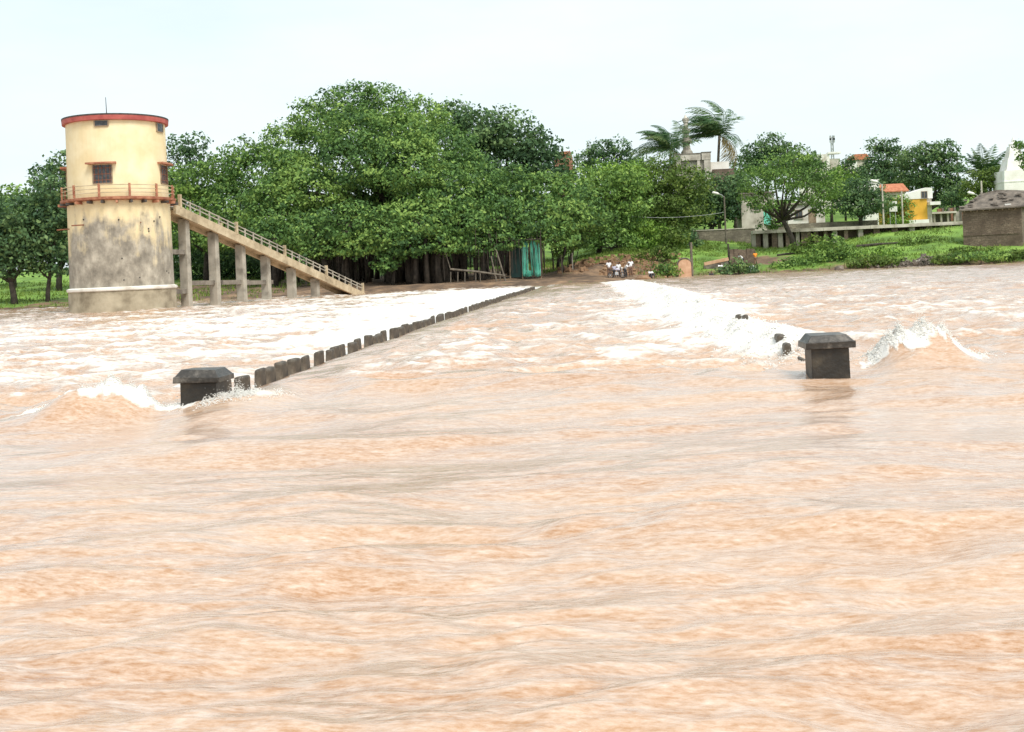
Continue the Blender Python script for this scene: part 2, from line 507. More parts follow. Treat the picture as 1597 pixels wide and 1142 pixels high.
class MB:
    """collects simple solids; build() links them as one mesh object"""

    def __init__(self):
        self.v, self.f = [], []

    def box(self, c, s, rz=0.0, rx=0.0, taper=1.0, jit=0.0):
        n = len(self.v)
        mat = Matrix.Rotation(rz, 3, 'Z') @ Matrix.Rotation(rx, 3, 'X')
        for sz in (-1, 1):
            t = taper if sz > 0 else 1.0
            for sx, sy in ((-1, -1), (1, -1), (1, 1), (-1, 1)):
                p = Vector((sx * s[0] / 2 * t, sy * s[1] / 2 * t, sz * s[2] / 2))
                if jit:
                    p += Vector((random.uniform(-jit, jit), random.uniform(-jit, jit), random.uniform(-jit, jit)))
                self.v.append(mat @ p + Vector(c))
        for q in ((3, 2, 1, 0), (4, 5, 6, 7), (0, 1, 5, 4), (1, 2, 6, 5), (2, 3, 7, 6), (3, 0, 4, 7)):
            self.f.append(tuple(n + i for i in q))
        return self

    def box2(self, a, b):
        a, b = Vector(a), Vector(b)
        return self.box((a + b) / 2, (abs(b.x - a.x), abs(b.y - a.y), abs(b.z - a.z)))

    def bar(self, p0, p1, w, h):
        """rectangular bar between two points, w horizontal, h in the vertical plane"""
        p0, p1 = Vector(p0), Vector(p1)
        d = (p1 - p0).normalized()
        s = d.cross(Vector((0, 0, 1)))
        s = s.normalized() if s.length > 1e-4 else Vector((1, 0, 0))
        t = s.cross(d).normalized()
        n = len(self.v)
        for p in (p0, p1):
            for a, c in ((-1, -1), (1, -1), (1, 1), (-1, 1)):
                self.v.append(p + s * (a * w / 2) + t * (c * h / 2))
        for q in ((3, 2, 1, 0), (4, 5, 6, 7), (0, 1, 5, 4), (1, 2, 6, 5), (2, 3, 7, 6), (3, 0, 4, 7)):
            self.f.append(tuple(n + i for i in q))
        return self

    def tube(self, pts, rads, n=8, cap=True):
        pts = [Vector(p) for p in pts]
        base = len(self.v)
        for i, p in enumerate(pts):
            d = (pts[min(i + 1, len(pts) - 1)] - pts[max(i - 1, 0)]).normalized()
            s = d.cross(Vector((0.21, 0.97, 0.1)))
            s = s.normalized()
            t = d.cross(s).normalized()
            r = rads[i] if isinstance(rads, (list, tuple)) else rads
            for k in range(n):
                a = 2 * math.pi * k / n
                self.v.append(p + s * (math.cos(a) * r) + t * (math.sin(a) * r))
        for i in range(len(pts) - 1):
            for k in range(n):
                a, b2 = base + i * n + k, base + i * n + (k + 1) % n
                self.f.append((a, b2, b2 + n, a + n))
        if cap:
            self.f.append(tuple(base + k for k in range(n))[::-1])
            self.f.append(tuple(base + (len(pts) - 1) * n + k for k in range(n)))
        return self

    def lathe(self, prof, n=24, c=(0, 0, 0)):
        """closed profile of (r, z) turned about z"""
        base = len(self.v)
        for r, z in prof:
            for k in range(n):
                a = 2 * math.pi * k / n
                self.v.append(Vector((c[0] + r * math.cos(a), c[1] + r * math.sin(a), c[2] + z)))
        m = len(prof)
        for i in range(m - 1):
            for k in range(n):
                a, b2 = base + i * n + k, base + i * n + (k + 1) % n
                self.f.append((a, b2, b2 + n, a + n))
        self.f.append(tuple(base + k for k in range(n))[::-1])
        self.f.append(tuple(base + (m - 1) * n + k for k in range(n)))
        return self

    def arc_box(self, r0, r1, a0, a1, z0, z1, n=8):
        """curved block between two radii, angles in radians"""
        base = len(self.v)
        for i in range(n + 1):
            a = a0 + (a1 - a0) * i / n
            for r, z in ((r0, z0), (r1, z0), (r1, z1), (r0, z1)):
                self.v.append(Vector((r * math.cos(a), r * math.sin(a), z)))
        for i in range(n):
            for k in range(4):
                a, b2 = base + i * 4 + k, base + i * 4 + (k + 1) % 4
                self.f.append((a, a + 4, b2 + 4, b2))
        self.f.append(tuple(base + k for k in range(4)))
        self.f.append(tuple(base + n * 4 + k for k in range(4))[::-1])
        return self

    def prism(self, poly, y0, y1):
        """polygon in (x, z) extruded from y0 to y1"""
        n = len(self.v)
        k = len(poly)
        for y in (y0, y1):
            for x, z in poly:
                self.v.append(Vector((x, y, z)))
        self.f.append(tuple(n + i for i in range(k)))
        self.f.append(tuple(n + k + i for i in range(k))[::-1])
        for i in range(k):
            j = (i + 1) % k
            self.f.append((n + j, n + i, n + k + i, n + k + j))
        return self

    def build(self, name, mat, parent=None, bevel=0.0, smooth=False):
        o = raw(name, self.v, self.f, mat, parent, smooth)
        if bevel:
            md = o.modifiers.new('bevel', 'BEVEL')
            md.width = bevel
            md.segments = 2
            md.limit_method = 'ANGLE'
        return o


def share(src, parent, loc, rz=0.0, scale=None):
    c = src.copy()
    COL.objects.link(c)
    c.parent = parent
    c.location = loc
    c.rotation_euler = (0, 0, rz)
    if scale:
        c.scale = scale
    return c


# ------------------------------------------------------------------ terrain
SHX = np.array([-300, -60, -51, -21, -1.4, 3, 10, 25, 43, 120, 300.])
SHY = np.array([92, 96, 98, 105, 107, 111, 122, 122, 117, 112, 110.])
STX = np.array([-300, -50, -22, -6, 2.5, 12, 24, 36, 46, 80, 300.])
DD = np.array([-200, -12, -3, 0, 3, 10, 25, 45, 70, 110, 160, 400, 1500.])
PROF = np.array([
    [-2, -1.5, -.6, -.05, .5, .8, 1.5, 3.0, 4.5, 5.5, 6, 6, 6],
    [-2, -1.5, -.6, -.05, .5, .8, 1.5, 3.0, 4.5, 5.5, 6, 6, 6],
    [-2, -1.5, -.6, -.05, .5, .8, 1.2, 3.0, 5.0, 8, 10, 11, 11],
    [-2, -1.5, -.6, -.05, .5, .8, 1.3, 3.5, 6, 10, 14, 15, 15],
    [-2, -1.5, -.6, -.05, .4, .9, 3.0, 4.2, 8, 14, 17, 18, 18],
    [-2, -1.5, -.6, -.05, .8, 1.9, 4.1, 5.5, 9, 15, 18, 18, 18],
    [-2, -1.5, -.6, -.05, 1.0, 2.2, 3.2, 5.3, 8, 14, 18, 18, 18],
    [-2, -1.5, -.6, -.05, 1.0, 2.3, 4.4, 5.4, 7.5, 12, 17, 18, 18],
    [-2, -1.5, -.6, -.05, .9, 1.9, 4.4, 5.5, 7, 11, 15, 16, 16],
    [-2, -1.5, -.6, -.05, .9, 1.9, 4.4, 5.5, 7, 11, 15, 16, 16],
    [-2, -1.5, -.6, -.05, .9, 1.9, 4.4, 5.5, 7, 11, 15, 16, 16]])


def shore(x):
    return np.interp(x, SHX, SHY)


def Hn(x, y):
    x, y = np.asarray(x, float), np.asarray(y, float)
    d = y - shore(x) + perlin(x / 6.0, x * 0 + 2.3) * 0.8
    i = np.clip(np.searchsorted(STX, x) - 1, 0, len(STX) - 2)
    t = np.clip((x - STX[i]) / (STX[i + 1] - STX[i]), 0, 1)
    t = t * t * (3 - 2 * t)
    j = np.clip(np.searchsorted(DD, d) - 1, 0, len(DD) - 2)
    s = np.clip((d - DD[j]) / (DD[j + 1] - DD[j]), 0, 1)
    z = (PROF[i, j] * (1 - s) + PROF[i, j + 1] * s) * (1 - t) + (PROF[i + 1, j] * (1 - s) + PROF[i + 1, j + 1] * s) * t
    k = sstep(0.5, 6, d)
    z = z + k * (perlin(x / 4, y / 4) * 0.18 + perlin(x / 1.3, y / 1.3) * 0.07)
    # dug earth bank behind the landing
    e = sstep(-7, -2, x) * sstep(14, 8, x) * sstep(9, 12, d) * sstep(24, 17, d)
    z = z + e * (0.3 + 0.5 * np.abs(perlin(x / 1.1, y / 1.1)))
    return z


def H(x, y):
    return float(Hn(np.array([x]), np.array([y]))[0])


xs = np.concatenate([np.linspace(-900, -130, 24), np.linspace(-122, 122, 330), np.linspace(130, 900, 24)])
ys = np.concatenate([np.linspace(-60, 85, 16), np.linspace(90, 190, 220), np.linspace(195, 330, 50), np.linspace(345, 1500, 30)])
gx, gy = np.meshgrid(xs, ys)
gz = Hn(gx.ravel(), gy.ravel())
nv_x = len(xs)
ii, jj = np.meshgrid(np.arange(len(ys) - 1), np.arange(nv_x - 1), indexing='ij')
a = (ii * nv_x + jj).ravel()
faces = np.stack([a, a + 1, a + nv_x + 1, a + nv_x], 1)
fx, fy = gx.ravel(), gy.ravel()
dsh = fy - shore(fx)
dirt = np.exp(-((fx - 1.5) / 7.0) ** 2) * sstep(26, 14, dsh) * 1.1
dirt = np.maximum(dirt, sstep(3.0, 0.8, dsh) * 0.75)
dirt = np.maximum(dirt, sstep(-60, -40, fx) * sstep(2, -4, fx) * sstep(40, 22, dsh) * 0.9)      # bare soil under the banyan
dirt = np.maximum(dirt, np.exp(-((fx - 17.5) / 4.5) ** 2 - ((dsh - 7) / 4.0) ** 2) * 0.9)
dirt = np.maximum(dirt, sstep(5, 9, fx) * sstep(8, 2, dsh) * (0.45 + 0.5 * perlin(fx / 5, fy / 3)))
ground = np_mesh('ground', np.stack([fx, fy, gz], 1), faces, M['ground'], None, True, [('dirt', 'POINT', dirt)])
ground['kind'] = 'structure'

# ------------------------------------------------------------------ river
RAIL_L, RAIL_R, RAIL_Y0 = -4.93, 2.69, 14.0


def fade(lam, sp):
    return np.clip((lam / np.maximum(sp, 1e-6) - 2.2) / 2.5, 0, 1)


def water_h(x, y, sp):
    """height of the river's surface; sp = local mesh spacing"""
    up_l = sstep(RAIL_L - 0.5, RAIL_L + 0.5, x)
    far = sstep(30, 95, y)
    brd = sstep(11.5, 14.5, y)
    lev = brd * (up_l * (0.24 - 0.14 * far) + (1 - up_l) * 0.0) + (1 - brd) * 0.12
    lev = lev + brd * 0.10 * np.exp(-((x - RAIL_R - 0.3) / 1.2) ** 2) * (1 - far) * sstep(15, 18, y) - 0.08 * np.exp(-((x - RAIL_R) / 0.9) ** 2 - ((y - 13.9) / 0.7) ** 2)
    s = y - 0.10 * x
    wx = x + 1.2 * perlin(x / 7, y / 7 + 5)
    ws = s + 0.5 * perlin(x / 4 + 9, y / 4)
    near = 1 - sstep(11, 15, y)
    smooth_band = np.exp(-((y - 9.6) / 2.2) ** 2)
    rough_n = 1 - 0.55 * smooth_band
    wx2 = x + 0.25 * perlin(x / 1.3 + 50, y / 1.3)
    s2 = s + 0.12 * perlin(x / 0.9 + 20, y / 0.7)
    h = near * 0.100 * perlin(wx / 7.0, ws / 1.6)
    h = h + near * 0.078 * perlin(wx / 3.2 + 31, ws / 0.62) * (1 - 0.25 * smooth_band)
    h = h + near * 0.040 * perlin(wx2 / 1.3 + 7, s2 / 0.42 + 3) * rough_n * fade(0.5, sp)
    h = h + near * 0.030 * perlin(wx2 / 0.6 + 70, s2 / 0.22 + 13) * rough_n * fade(0.28, sp)
    h = h + near * 0.017 * perlin(x / 0.32 + 1, s2 / 0.115) * (1 - 0.4 * smooth_band) * fade(0.14, sp)
    h = h + near * 0.006 * perlin(x / 0.17 + 9, s2 / 0.065 + 5) * (1 - 0.4 * smooth_band) * fade(0.08, sp)
    h = h + 0.075 * np.exp(-((s - 7.05) / 0.30) ** 2) * np.exp(-((x - 0.95) / 1.25) ** 2)
    h = h + 0.075 * np.exp(-((y - 7.9 - 0.22 * (x + 4.0)) / 0.40) ** 2) * np.exp(-((x + 3.9) / 1.3) ** 2)
    h = h + 0.06 * np.exp(-((s - 12.2) / 0.5) ** 2) * np.exp(-((x - 3.2) / 2.2) ** 2)
    # broken water over and below the causeway
    ch = sstep(11.5, 16, y)
    amp = 0.10 + 0.05 * far + 0.04 * (1 - up_l)
    r1 = 1 - np.abs(perlin(wx / 2.6 + 3, ws / 1.5)) * 2.0
    r2 = 1 - np.abs(perlin(wx / 1.1 + 17, ws / 0.75 + 4)) * 2.0
    r3 = perlin(x / 0.55 + 2, s / 0.4)
    r4 = perlin(x / 6.0 + 40, s / 3.2)
    ch = ch * (1 - 0.7 * np.exp(-((x - RAIL_L - 0.2) / 1.0) ** 2))
    h = h + ch * (amp * 0.85 * r1 + 0.10 * r2 * fade(1.1, sp) + 0.035 * r3 * fade(0.5, sp) + 0.11 * r4)
    # standing waves thrown up beside the two end pillars
    lump = perlin(x / 0.22, y / 0.30 + 8) + 0.6 * perlin(x / 0.09 + 5, y / 0.12)
    rag = perlin(x / 0.45 + 4, y * 0 + 3.3)
    yb = y - 13.75 - 0.12 * (x + 6.1) - 0.10 * rag
    prof = np.where(yb < 0, np.exp(-(yb / 0.50) ** 2), np.exp(-(yb / 0.22) ** 2))
    top = sstep(-0.25, 0.02, yb)
    h = h + prof * (0.30 * np.exp(-((x + 6.12) / 0.55) ** 4) + 0.20 * np.exp(-((x + 6.1) / 1.35) ** 4) * (1 + 0.35 * rag)) * (1 + 0.24 * lump * top)
    yc = y - 15.0 - 0.05 * (x - 4.0) - 0.08 * rag
    prof = np.where(yc < 0, np.exp(-(yc / 0.45) ** 2), np.exp(-(yc / 0.26) ** 2))
    top = sstep(-0.3, 0.02, yc)
    h = h + prof * (0.36 * np.exp(-((x - 4.0) / 0.48) ** 4) + 0.13 * np.exp(-((x - 4.15) / 0.85) ** 4)) * (1 + 0.26 * lump * top + 0.25 * rag)
    # water heaped against the upstream face of the left pillar, falls behind the rail
    h = h + 0.10 * np.exp(-((x + 4.2) / 0.5) ** 2 - ((y - 14.2) / 0.8) ** 2)
    # white water tumbling over the right-hand rail
    band = np.exp(-((x - RAIL_R + 0.25) / (0.45 + 0.012 * y)) ** 2) * sstep(15.5, 19, y) * sstep(104, 92, y)
    h = h + band * (0.14 + 0.22 * np.abs(perlin(x / 0.7, y / 1.1)) + 0.10 * perlin(x / 0.3, y / 0.35) * fade(0.3, sp))
    return lev + h


rows = [0.6]
while rows[-1] < 140:
    rows.append(rows[-1] + (0.028 if 12.9 < rows[-1] < 16.0 else max(0.018, rows[-1] * 0.0049)))
rows = np.array([-40, -20, -10, -5, -2, -1, 0] + rows)
NC = 700
t = np.linspace(-1, 1, NC)
half = 7.0 + 0.62 * np.abs(rows)
tw = 0.6 * t + 0.4 * t ** 3
tw = tw / tw.max()
wx_ = half[:, None] * tw[None, :] - 0.045 * rows[:, None]
# beyond the graded part a coarse skirt carries the river on to both sides
wy_ = np.repeat(rows[:, None], NC, 1)
SK = 14
lx = wx_[:, :1] - (np.linspace(1, 0, SK, endpoint=False) ** 2)[None, :] * 500
rx_ = wx_[:, -1:] + (np.linspace(0, 1, SK + 1)[1:] ** 2)[None, :] * 500
wx_ = np.concatenate([lx, wx_, rx_], 1)
wy_ = np.repeat(rows[:, None], wx_.shape[1], 1)
spc = np.maximum(np.gradient(wx_, axis=1), np.gradient(wy_, axis=0))
NCT = wx_.shape[1]
vx, vy, vs = wx_.ravel(), wy_.ravel(), spc.ravel()
vz = water_h(vx, vy, vs)
# foam cover; its foreground part is white flecks painted as ripple highlights
upl = vx > RAIL_L
pxl = vx
left_n = 1 + 0.45 * perlin(vx / 3.0, vy / 2.2 + 4)
crest = np.clip(vz - np.where(upl, 0.26, 0.05), -0.2, 0.3)
dl = RAIL_L - vx
left = np.where(upl, 0, sstep(13.5, 16, vy) * (0.30 + 0.40 * np.exp(-(dl / (1.2 + 0.085 * vy)) ** 2) * sstep(16, 36, vy)))
left = left * left_n * (1 - 0.45 * sstep(14, 24, dl)) * (1 - 0.6 * sstep(96, 106, vy))
bandf = np.exp(-((vx - RAIL_R + 0.25 + 0.006 * vy) / (0.42 + 0.013 * vy)) ** 2) * sstep(14.6, 17.5, vy) * sstep(112, 100, vy)
bands = np.exp(-((vx - RAIL_R + 1.3 + 0.01 * vy) / 1.1) ** 2) * sstep(14.3, 16, vy) * sstep(60, 30, vy) * 0.32
mid = np.where(upl & (vx < RAIL_R), 0.15 + 0.12 * sstep(-2.5, 2.0, vx), 0.0) * sstep(13.2, 16, vy)
mid = mid + np.where(vx >= RAIL_R, 0.17, 0) * sstep(14, 20, vy)
foam = np.maximum.reduce([left, mid, bands, bandf * (0.44 + 0.34 * sstep(24, 55, vy)) * (1 + 0.35 * perlin(vx / 1.2, vy / 2.5))])
foam = foam + 1.9 * crest * sstep(12, 16, vy)
fing = 0.85 + 0.7 * perlin(vx / 0.10, vy / 0.9) + 0.5 * perlin(vx / 0.3 + 8, vy / 0.5)
hl = np.exp(-((vx + 6.0) / 1.15) ** 4) * np.exp(-((vy - 13.76 - 0.12 * (vx + 6.1)) / 0.26) ** 2) * fing
hr = np.exp(-((vx - 4.08) / 0.75) ** 4) * np.exp(-((vy - 14.95) / 0.30) ** 2) * fing
tr_l = np.exp(-((vx + 6.6) / 1.6) ** 2) * sstep(13.7, 14.3, vy) * sstep(16.5, 14.6, vy) * 0.6
pl = np.exp(-((vx + 4.3) / 0.45) ** 2 - ((vy - 13.85) / 0.22) ** 2) * 0.75
wake = np.exp(-((vx - RAIL_L + 0.3) / 0.35) ** 2) * sstep(14.3, 15, vy) * 0.5 * (1 + 0.5 * perlin(vx / 0.3, vy / 0.4))
for px_ in (RAIL_L, RAIL_R):
    rr_ = np.sqrt((vx - px_) ** 2 + (vy - 14.0) ** 2)
    wake = np.maximum(wake, np.exp(-((rr_ - 0.33) / 0.09) ** 2) * 0.42)
    wake = np.maximum(wake, np.exp(-((vy - 13.95) / 0.16) ** 2) * sstep(px_ - 1.6, px_ - 0.3, vx) * sstep(px_, px_ - 0.25, vx) * 0.42)
foam = np.maximum.reduce([foam, wake, 1.7 * hl, 1.7 * hr, tr_l, pl])
near_glint = np.clip(water_h(vx, vy, np.full(len(vx), 0.02)) - 0.16, 0, 0.1) * 1.2  # near crests: white flecks painted in place of sparkle
foam = foam * sstep(11.0, 13.2, vy) + (1 - sstep(11.0, 13.2, vy)) * (0.085 + near_glint)
ii, jj = np.meshgrid(np.arange(len(rows) - 1), np.arange(NCT - 1), indexing='ij')
a = (ii * NCT + jj).ravel()
wfaces = np.stack([a, a + 1, a + NCT + 1, a + NCT], 1)
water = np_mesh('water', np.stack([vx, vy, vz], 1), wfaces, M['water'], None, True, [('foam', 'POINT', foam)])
water['kind'] = 'structure'


def WZ(x, y):
    return float(water_h(np.array([float(x)]), np.array([float(y)]), np.array([0.02]))[0])


# spray: torn drops and strings of foam thrown above the surface
OCT_V = np.array([(0, 0, 1), (1, 0, 0), (0, 1, 0), (-1, 0, 0), (0, -1, 0), (0, 0, -1)], float)
OCT_F = np.array([(0, 1, 2), (0, 2, 3), (0, 3, 4), (0, 4, 1), (5, 2, 1), (5, 3, 2), (5, 4, 3), (5, 1, 4)])
phi = (1 + 5 ** 0.5) / 2
ICO_V = np.array([(-1, phi, 0), (1, phi, 0), (-1, -phi, 0), (1, -phi, 0), (0, -1, phi), (0, 1, phi), (0, -1, -phi), (0, 1, -phi),
                  (phi, 0, -1), (phi, 0, 1), (-phi, 0, -1), (-phi, 0, 1)], float) / 1.9
ICO_F = np.array([(0, 11, 5), (0, 5, 1), (0, 1, 7), (0, 7, 10), (0, 10, 11), (1, 5, 9), (5, 11, 4), (11, 10, 2), (10, 7, 6), (7, 1, 8),
                  (3, 9, 4), (3, 4, 2), (3, 2, 6), (3, 6, 8), (3, 8, 9), (4, 9, 5), (2, 4, 11), (6, 2, 10), (8, 6, 7), (9, 8, 1)])


def spray(name, label, pts, sizes, stretch=2.4):
    n = len(pts)
    s = sizes[:, None] * RNG.uniform(0.65, 1.35, (n, 3))
    s[:, 0] *= RNG.uniform(0.8, stretch, n)
    v = OCT_V[None] * s[:, None, :] * 1.2 * RNG.uniform(0.7, 1.3, (n, 6, 1))
    ang = RNG.uniform(-0.7, 0.7, n)
    c, sn = np.cos(ang)[:, None], np.sin(ang)[:, None]
    vx2 = v[:, :, 0] * c - v[:, :, 2] * sn
    vz2 = v[:, :, 0] * sn + v[:, :, 2] * c
    v = np.stack([vx2, v[:, :, 1], vz2], 2) + pts[:, None, :]
    f = (OCT_F[None] + (np.arange(n) * 6)[:, None, None]).reshape(-1, 3)
    o = np_mesh(name, v.reshape(-1, 3), f, M['foam'], None, True)
    o['kind'] = 'stuff'
    return tag(o, label, 'spray')


def froth(n, xc, xs, yc, ys, slope, lift, big, wide):
    """froth: fat lumps packed on the crest, finer torn drops higher up, in uneven bursts"""
    x = xc + RNG.normal(0, xs, n)
    burst = np.clip(0.5 + 1.1 * perlin(x / 0.16, x * 0 + xc) + 0.6 * perlin(x / 0.05, x * 0 + 7), 0.05, 1.6)
    y = yc + slope * (x - xc) + RNG.normal(0, ys, n)
    q = RNG.exponential(1, n) * (0.25 + 0.75 * np.exp(-((x - xc) / wide) ** 2))
    z = surf(x, y) - 0.015 + q * lift * burst
    size = big * np.exp(-1.0 * q) * RNG.uniform(0.3, 1.0, n) + 0.0025
    return np.stack([x, y, z], 1), size


def surf(x, y):
    return water_h(x, y, np.full(len(x), 0.02))


pt, sz = froth(5000, -6.05, 0.70, 13.84, 0.10, 0.12, 0.06, 0.011, 0.6)
spray('water_spray', 'white spray torn off the standing wave left of the left pillar', pt, sz)
pt, sz = froth(4500, 4.06, 0.34, 15.05, 0.12, 0.05, 0.085, 0.012, 0.45)
spray('water_spray', 'white plume bursting from the wave right of the right pillar', pt, sz)
pt, sz = froth(2500, -4.42, 0.24, 13.80, 0.10, 0.25, 0.05, 0.012, 0.3)
spray('water_spray', 'small white splash licking up the side of the left pillar', pt, sz)
n = 9000
y = 15.5 + RNG.beta(1.0, 2.4, n) * 70
x = RAIL_R - 0.15 - 0.004 * y + RNG.normal(0, 1, n) * (0.22 + 0.007 * y)
bu = np.clip(0.5 + 1.2 * perlin(x / 0.5, y / 0.8), 0.1, 1.6)
q = RNG.exponential(1, n)
pt = np.stack([x, y, surf(x, y) - 0.01 + q * 0.06 * bu], 1)
spray('water_spray', 'long line of white spray breaking over the drowned right-hand rail', pt,
      (0.016 * np.exp(-q) * RNG.uniform(0.3, 1, n) + 0.003) * (1 + y * 0.012), 2.0)

# ------------------------------------------------------------------ causeway rails
def block_mesh(name, w, l, h, jit):
    return MB().box((0, 0, h / 2), (w, l, h), taper=0.93, jit=jit)


def parapet(name, label, x, blocks, pillar_top, cap_w, tilt):
    root = thing(name, label, 'parapet', (x, RAIL_Y0, 0))
    zc = pillar_top
    pil = MB().box((0, 0, (zc - 0.14 - 1.2) / 2), (cap_w - 0.13, cap_w - 0.13, zc - 0.14 + 1.2)).build('pillar', M['wet_stone'], root, 0.012)
    pil.rotation_euler = (0, tilt, 0)
    cp = MB()
    cp.box((0, 0, zc - 0.105), (cap_w, cap_w, 0.075), jit=0.006)
    cp.box((0, 0, zc - 0.03), (cap_w - 0.02, cap_w - 0.02, 0.09), taper=0.74, jit=0.006)
    cap = cp.build('cap', M['wet_cap'], pil, 0.008)
    protos = [block_mesh('block', 0.13, 0.34, 1.5, 0.02).build('block', M['kerb_stone'], root, 0.035) for _ in range(5)]
    for p in protos:
        p.hide_render = False
    used = 0
    for yy, zt in blocks:
        if used < 5:
            o = protos[used]
        else:
            o = protos[random.randrange(5)].copy()
            COL.objects.link(o)
            o.parent = root
        used += 1
        o.location = (random.uniform(-.02, .02), yy - RAIL_Y0, zt - 1.5)
        o.rotation_euler = (random.uniform(-.03, .03), random.uniform(-.04, .04), random.uniform(-.14, .14))
    return root


def mat_cap():
    m, nt, b, l = new_mat('wet_cap')
    col = ramp(nt, [(0.3, (0.014, 0.012, 0.01)), (0.5, (0.04, 0.034, 0.027)), (0.68, (0.17, 0.15, 0.125))], noise(nt, 7, 8, 0.7))
    l(col, b.inputs['Base Color'])
    b.inputs['Roughness'].default_value = 0.36
    bump(nt, b, noise(nt, 22, 6, 0.7), 0.5, 0.02)
    return m


M['wet_cap'] = mat_cap()
bl = []
yy = 14.75
while yy < 90:
    f_ = (yy - 14) / 76
    bl.append((yy, 0.455 - 0.12 * f_ + random.uniform(-0.045, 0.015)))
    yy += 0.72
parapet('bridge_parapet', 'dark stone parapet with wide left pillar and row of blocks crossing the flood', RAIL_L, bl, 0.63, 0.58, 0.02)
br_ = [(14.9, 0.30), (15.9, 0.34), (16.7, 0.50), (17.4, 0.58), (18.1, 0.60), (18.8, 0.62), (19.5, 0.58), (21.4, 0.70), (22.1, 0.68), (22.8, 0.55), (24.5, 0.42), (27.0, 0.40)]
parapet('bridge_parapet', 'mostly drowned stone parapet with right pillar and blocks buried in white spray', RAIL_R, br_, 0.76, 0.57, -0.01)

# ------------------------------------------------------------------ intake tower
TY = 74.0
tx = X(190, TY)
tower = thing('water_intake_tower', 'tall round cream water tower with red roof rim and stained grey foot in river', 'tower', (tx, TY, 0))
tr_a = math.atan2(-TY, -tx)     # bearing from tower to the photographer


def tz(py):
    return Z(190, py, TY)


Z_BAND, Z_BAL, Z_TOP = tz(450), tz(314), tz(196)
MB().lathe([(3.42, -2.5), (3.38, Z_BAND - 0.1)], 48).build('foundation_drum', M['tower_base'], tower, smooth=False)
MB().lathe([(3.44, Z_BAND - 0.12), (3.47, Z_BAND - 0.06), (3.47, Z_BAND + 0.06), (3.30, Z_BAND + 0.12)], 48).build('plinth_band', M['whitewash_worn'], tower)
sh = MB().lathe([(3.28, Z_BAND + 0.1), (3.22, Z_BAL)], 64).build('lower_wall', M['tower_plaster'], tower)
MB().lathe([(3.16, Z_BAL), (3.12, Z_TOP)], 64).build('upper_wall', M['tower_upper'], tower)
MB().lathe([(3.16, Z_TOP - 0.02), (3.33, Z_TOP), (3.35, Z_TOP + 0.28), (3.31, Z_TOP + 0.30)], 64).build('roof_rim', M['red_paint'], tower)
MB().lathe([(3.36, Z_TOP + 0.285), (3.36, Z_TOP + 0.38), (0.4, Z_TOP + 0.62)], 64).build('roof_slab', M['dark_metal'], tower)
MB().tube([(-0.15, -1.0, Z_TOP + 0.5), (-0.17, -1.0, Z_TOP + 1.75)], [0.035, 0.02], 6).build('lightning_rod', M['dark_metal'], tower)
MB().lathe([(3.2, Z_BAL - 0.14), (3.62, Z_BAL - 0.08), (3.64, Z_BAL + 0.06), (3.15, Z_BAL + 0.12)], 64).build('balcony_slab', M['orange_paint'], tower)
for k in range(26):
    a_ = 2 * math.pi * k / 26
    o = MB().box((0.32, 0, 0), (0.5, 0.13, 0.16)).build('bracket', M['dark_metal'] if k % 3 else M['orange_paint'], tower)
    o.location = (3.2 * math.cos(a_), 3.2 * math.sin(a_), Z_BAL - 0.235)
    o.rotation_euler = (0, 0, a_)
NP = 12
for k in range(NP):
    a_ = tr_a + 2 * math.pi * (k + 0.36) / NP
    MB().box((3.54 * math.cos(a_), 3.54 * math.sin(a_), Z_BAL + 0.5), (0.10, 0.13, 0.82), a_).build('railing_post', M['orange_paint'], tower)
for zr in (0.34, 0.58, 0.82):
    pts = [(3.54 * math.cos(2 * math.pi * k / 60), 3.54 * math.sin(2 * math.pi * k / 60), Z_BAL + zr) for k in range(61)]
    MB().tube(pts, 0.028, 5).build('railing_bar', M['stair_concrete'], tower)


def tower_window(off, z0, z1, w, hood=True, grille=True):
    a_ = tr_a + off
    e = MB()
    hw = w / 2 / 3.13
    win = MB().arc_box(3.0, 3.175, a_ - hw, a_ + hw, z0, z1, 6).build('window', M['glass_dark'], tower)
    fr = MB()
    for aa in (a_ - hw, a_ + hw):
        fr.arc_box(3.0, 3.20, aa - 0.012, aa + 0.012, z0, z1, 1)
    fr.arc_box(3.0, 3.20, a_ - hw, a_ + hw, z0 - 0.05, z0, 6)
    fr.build('frame', M['wood'], win)
    if grille:
        for i in range(5):
            aa = a_ - hw + 2 * hw * (i + 0.5) / 5
            MB().arc_box(3.17, 3.195, aa - 0.005, aa + 0.005, z0, z1, 1).build('bar', M['rust'], win)
        for i in range(3):
            zz = z0 + (z1 - z0) * (i + 0.5) / 3
            MB().arc_box(3.165, 3.19, a_ - hw, a_ + hw, zz - 0.02, zz + 0.02, 5).build('bar', M['rust'], win)
    if hood:
        MB().arc_box(3.1, 3.55, a_ - hw - 0.09, a_ + hw + 0.09, z1 + 0.06, z1 + 0.17, 6).build('hood', M['orange_paint'], win)


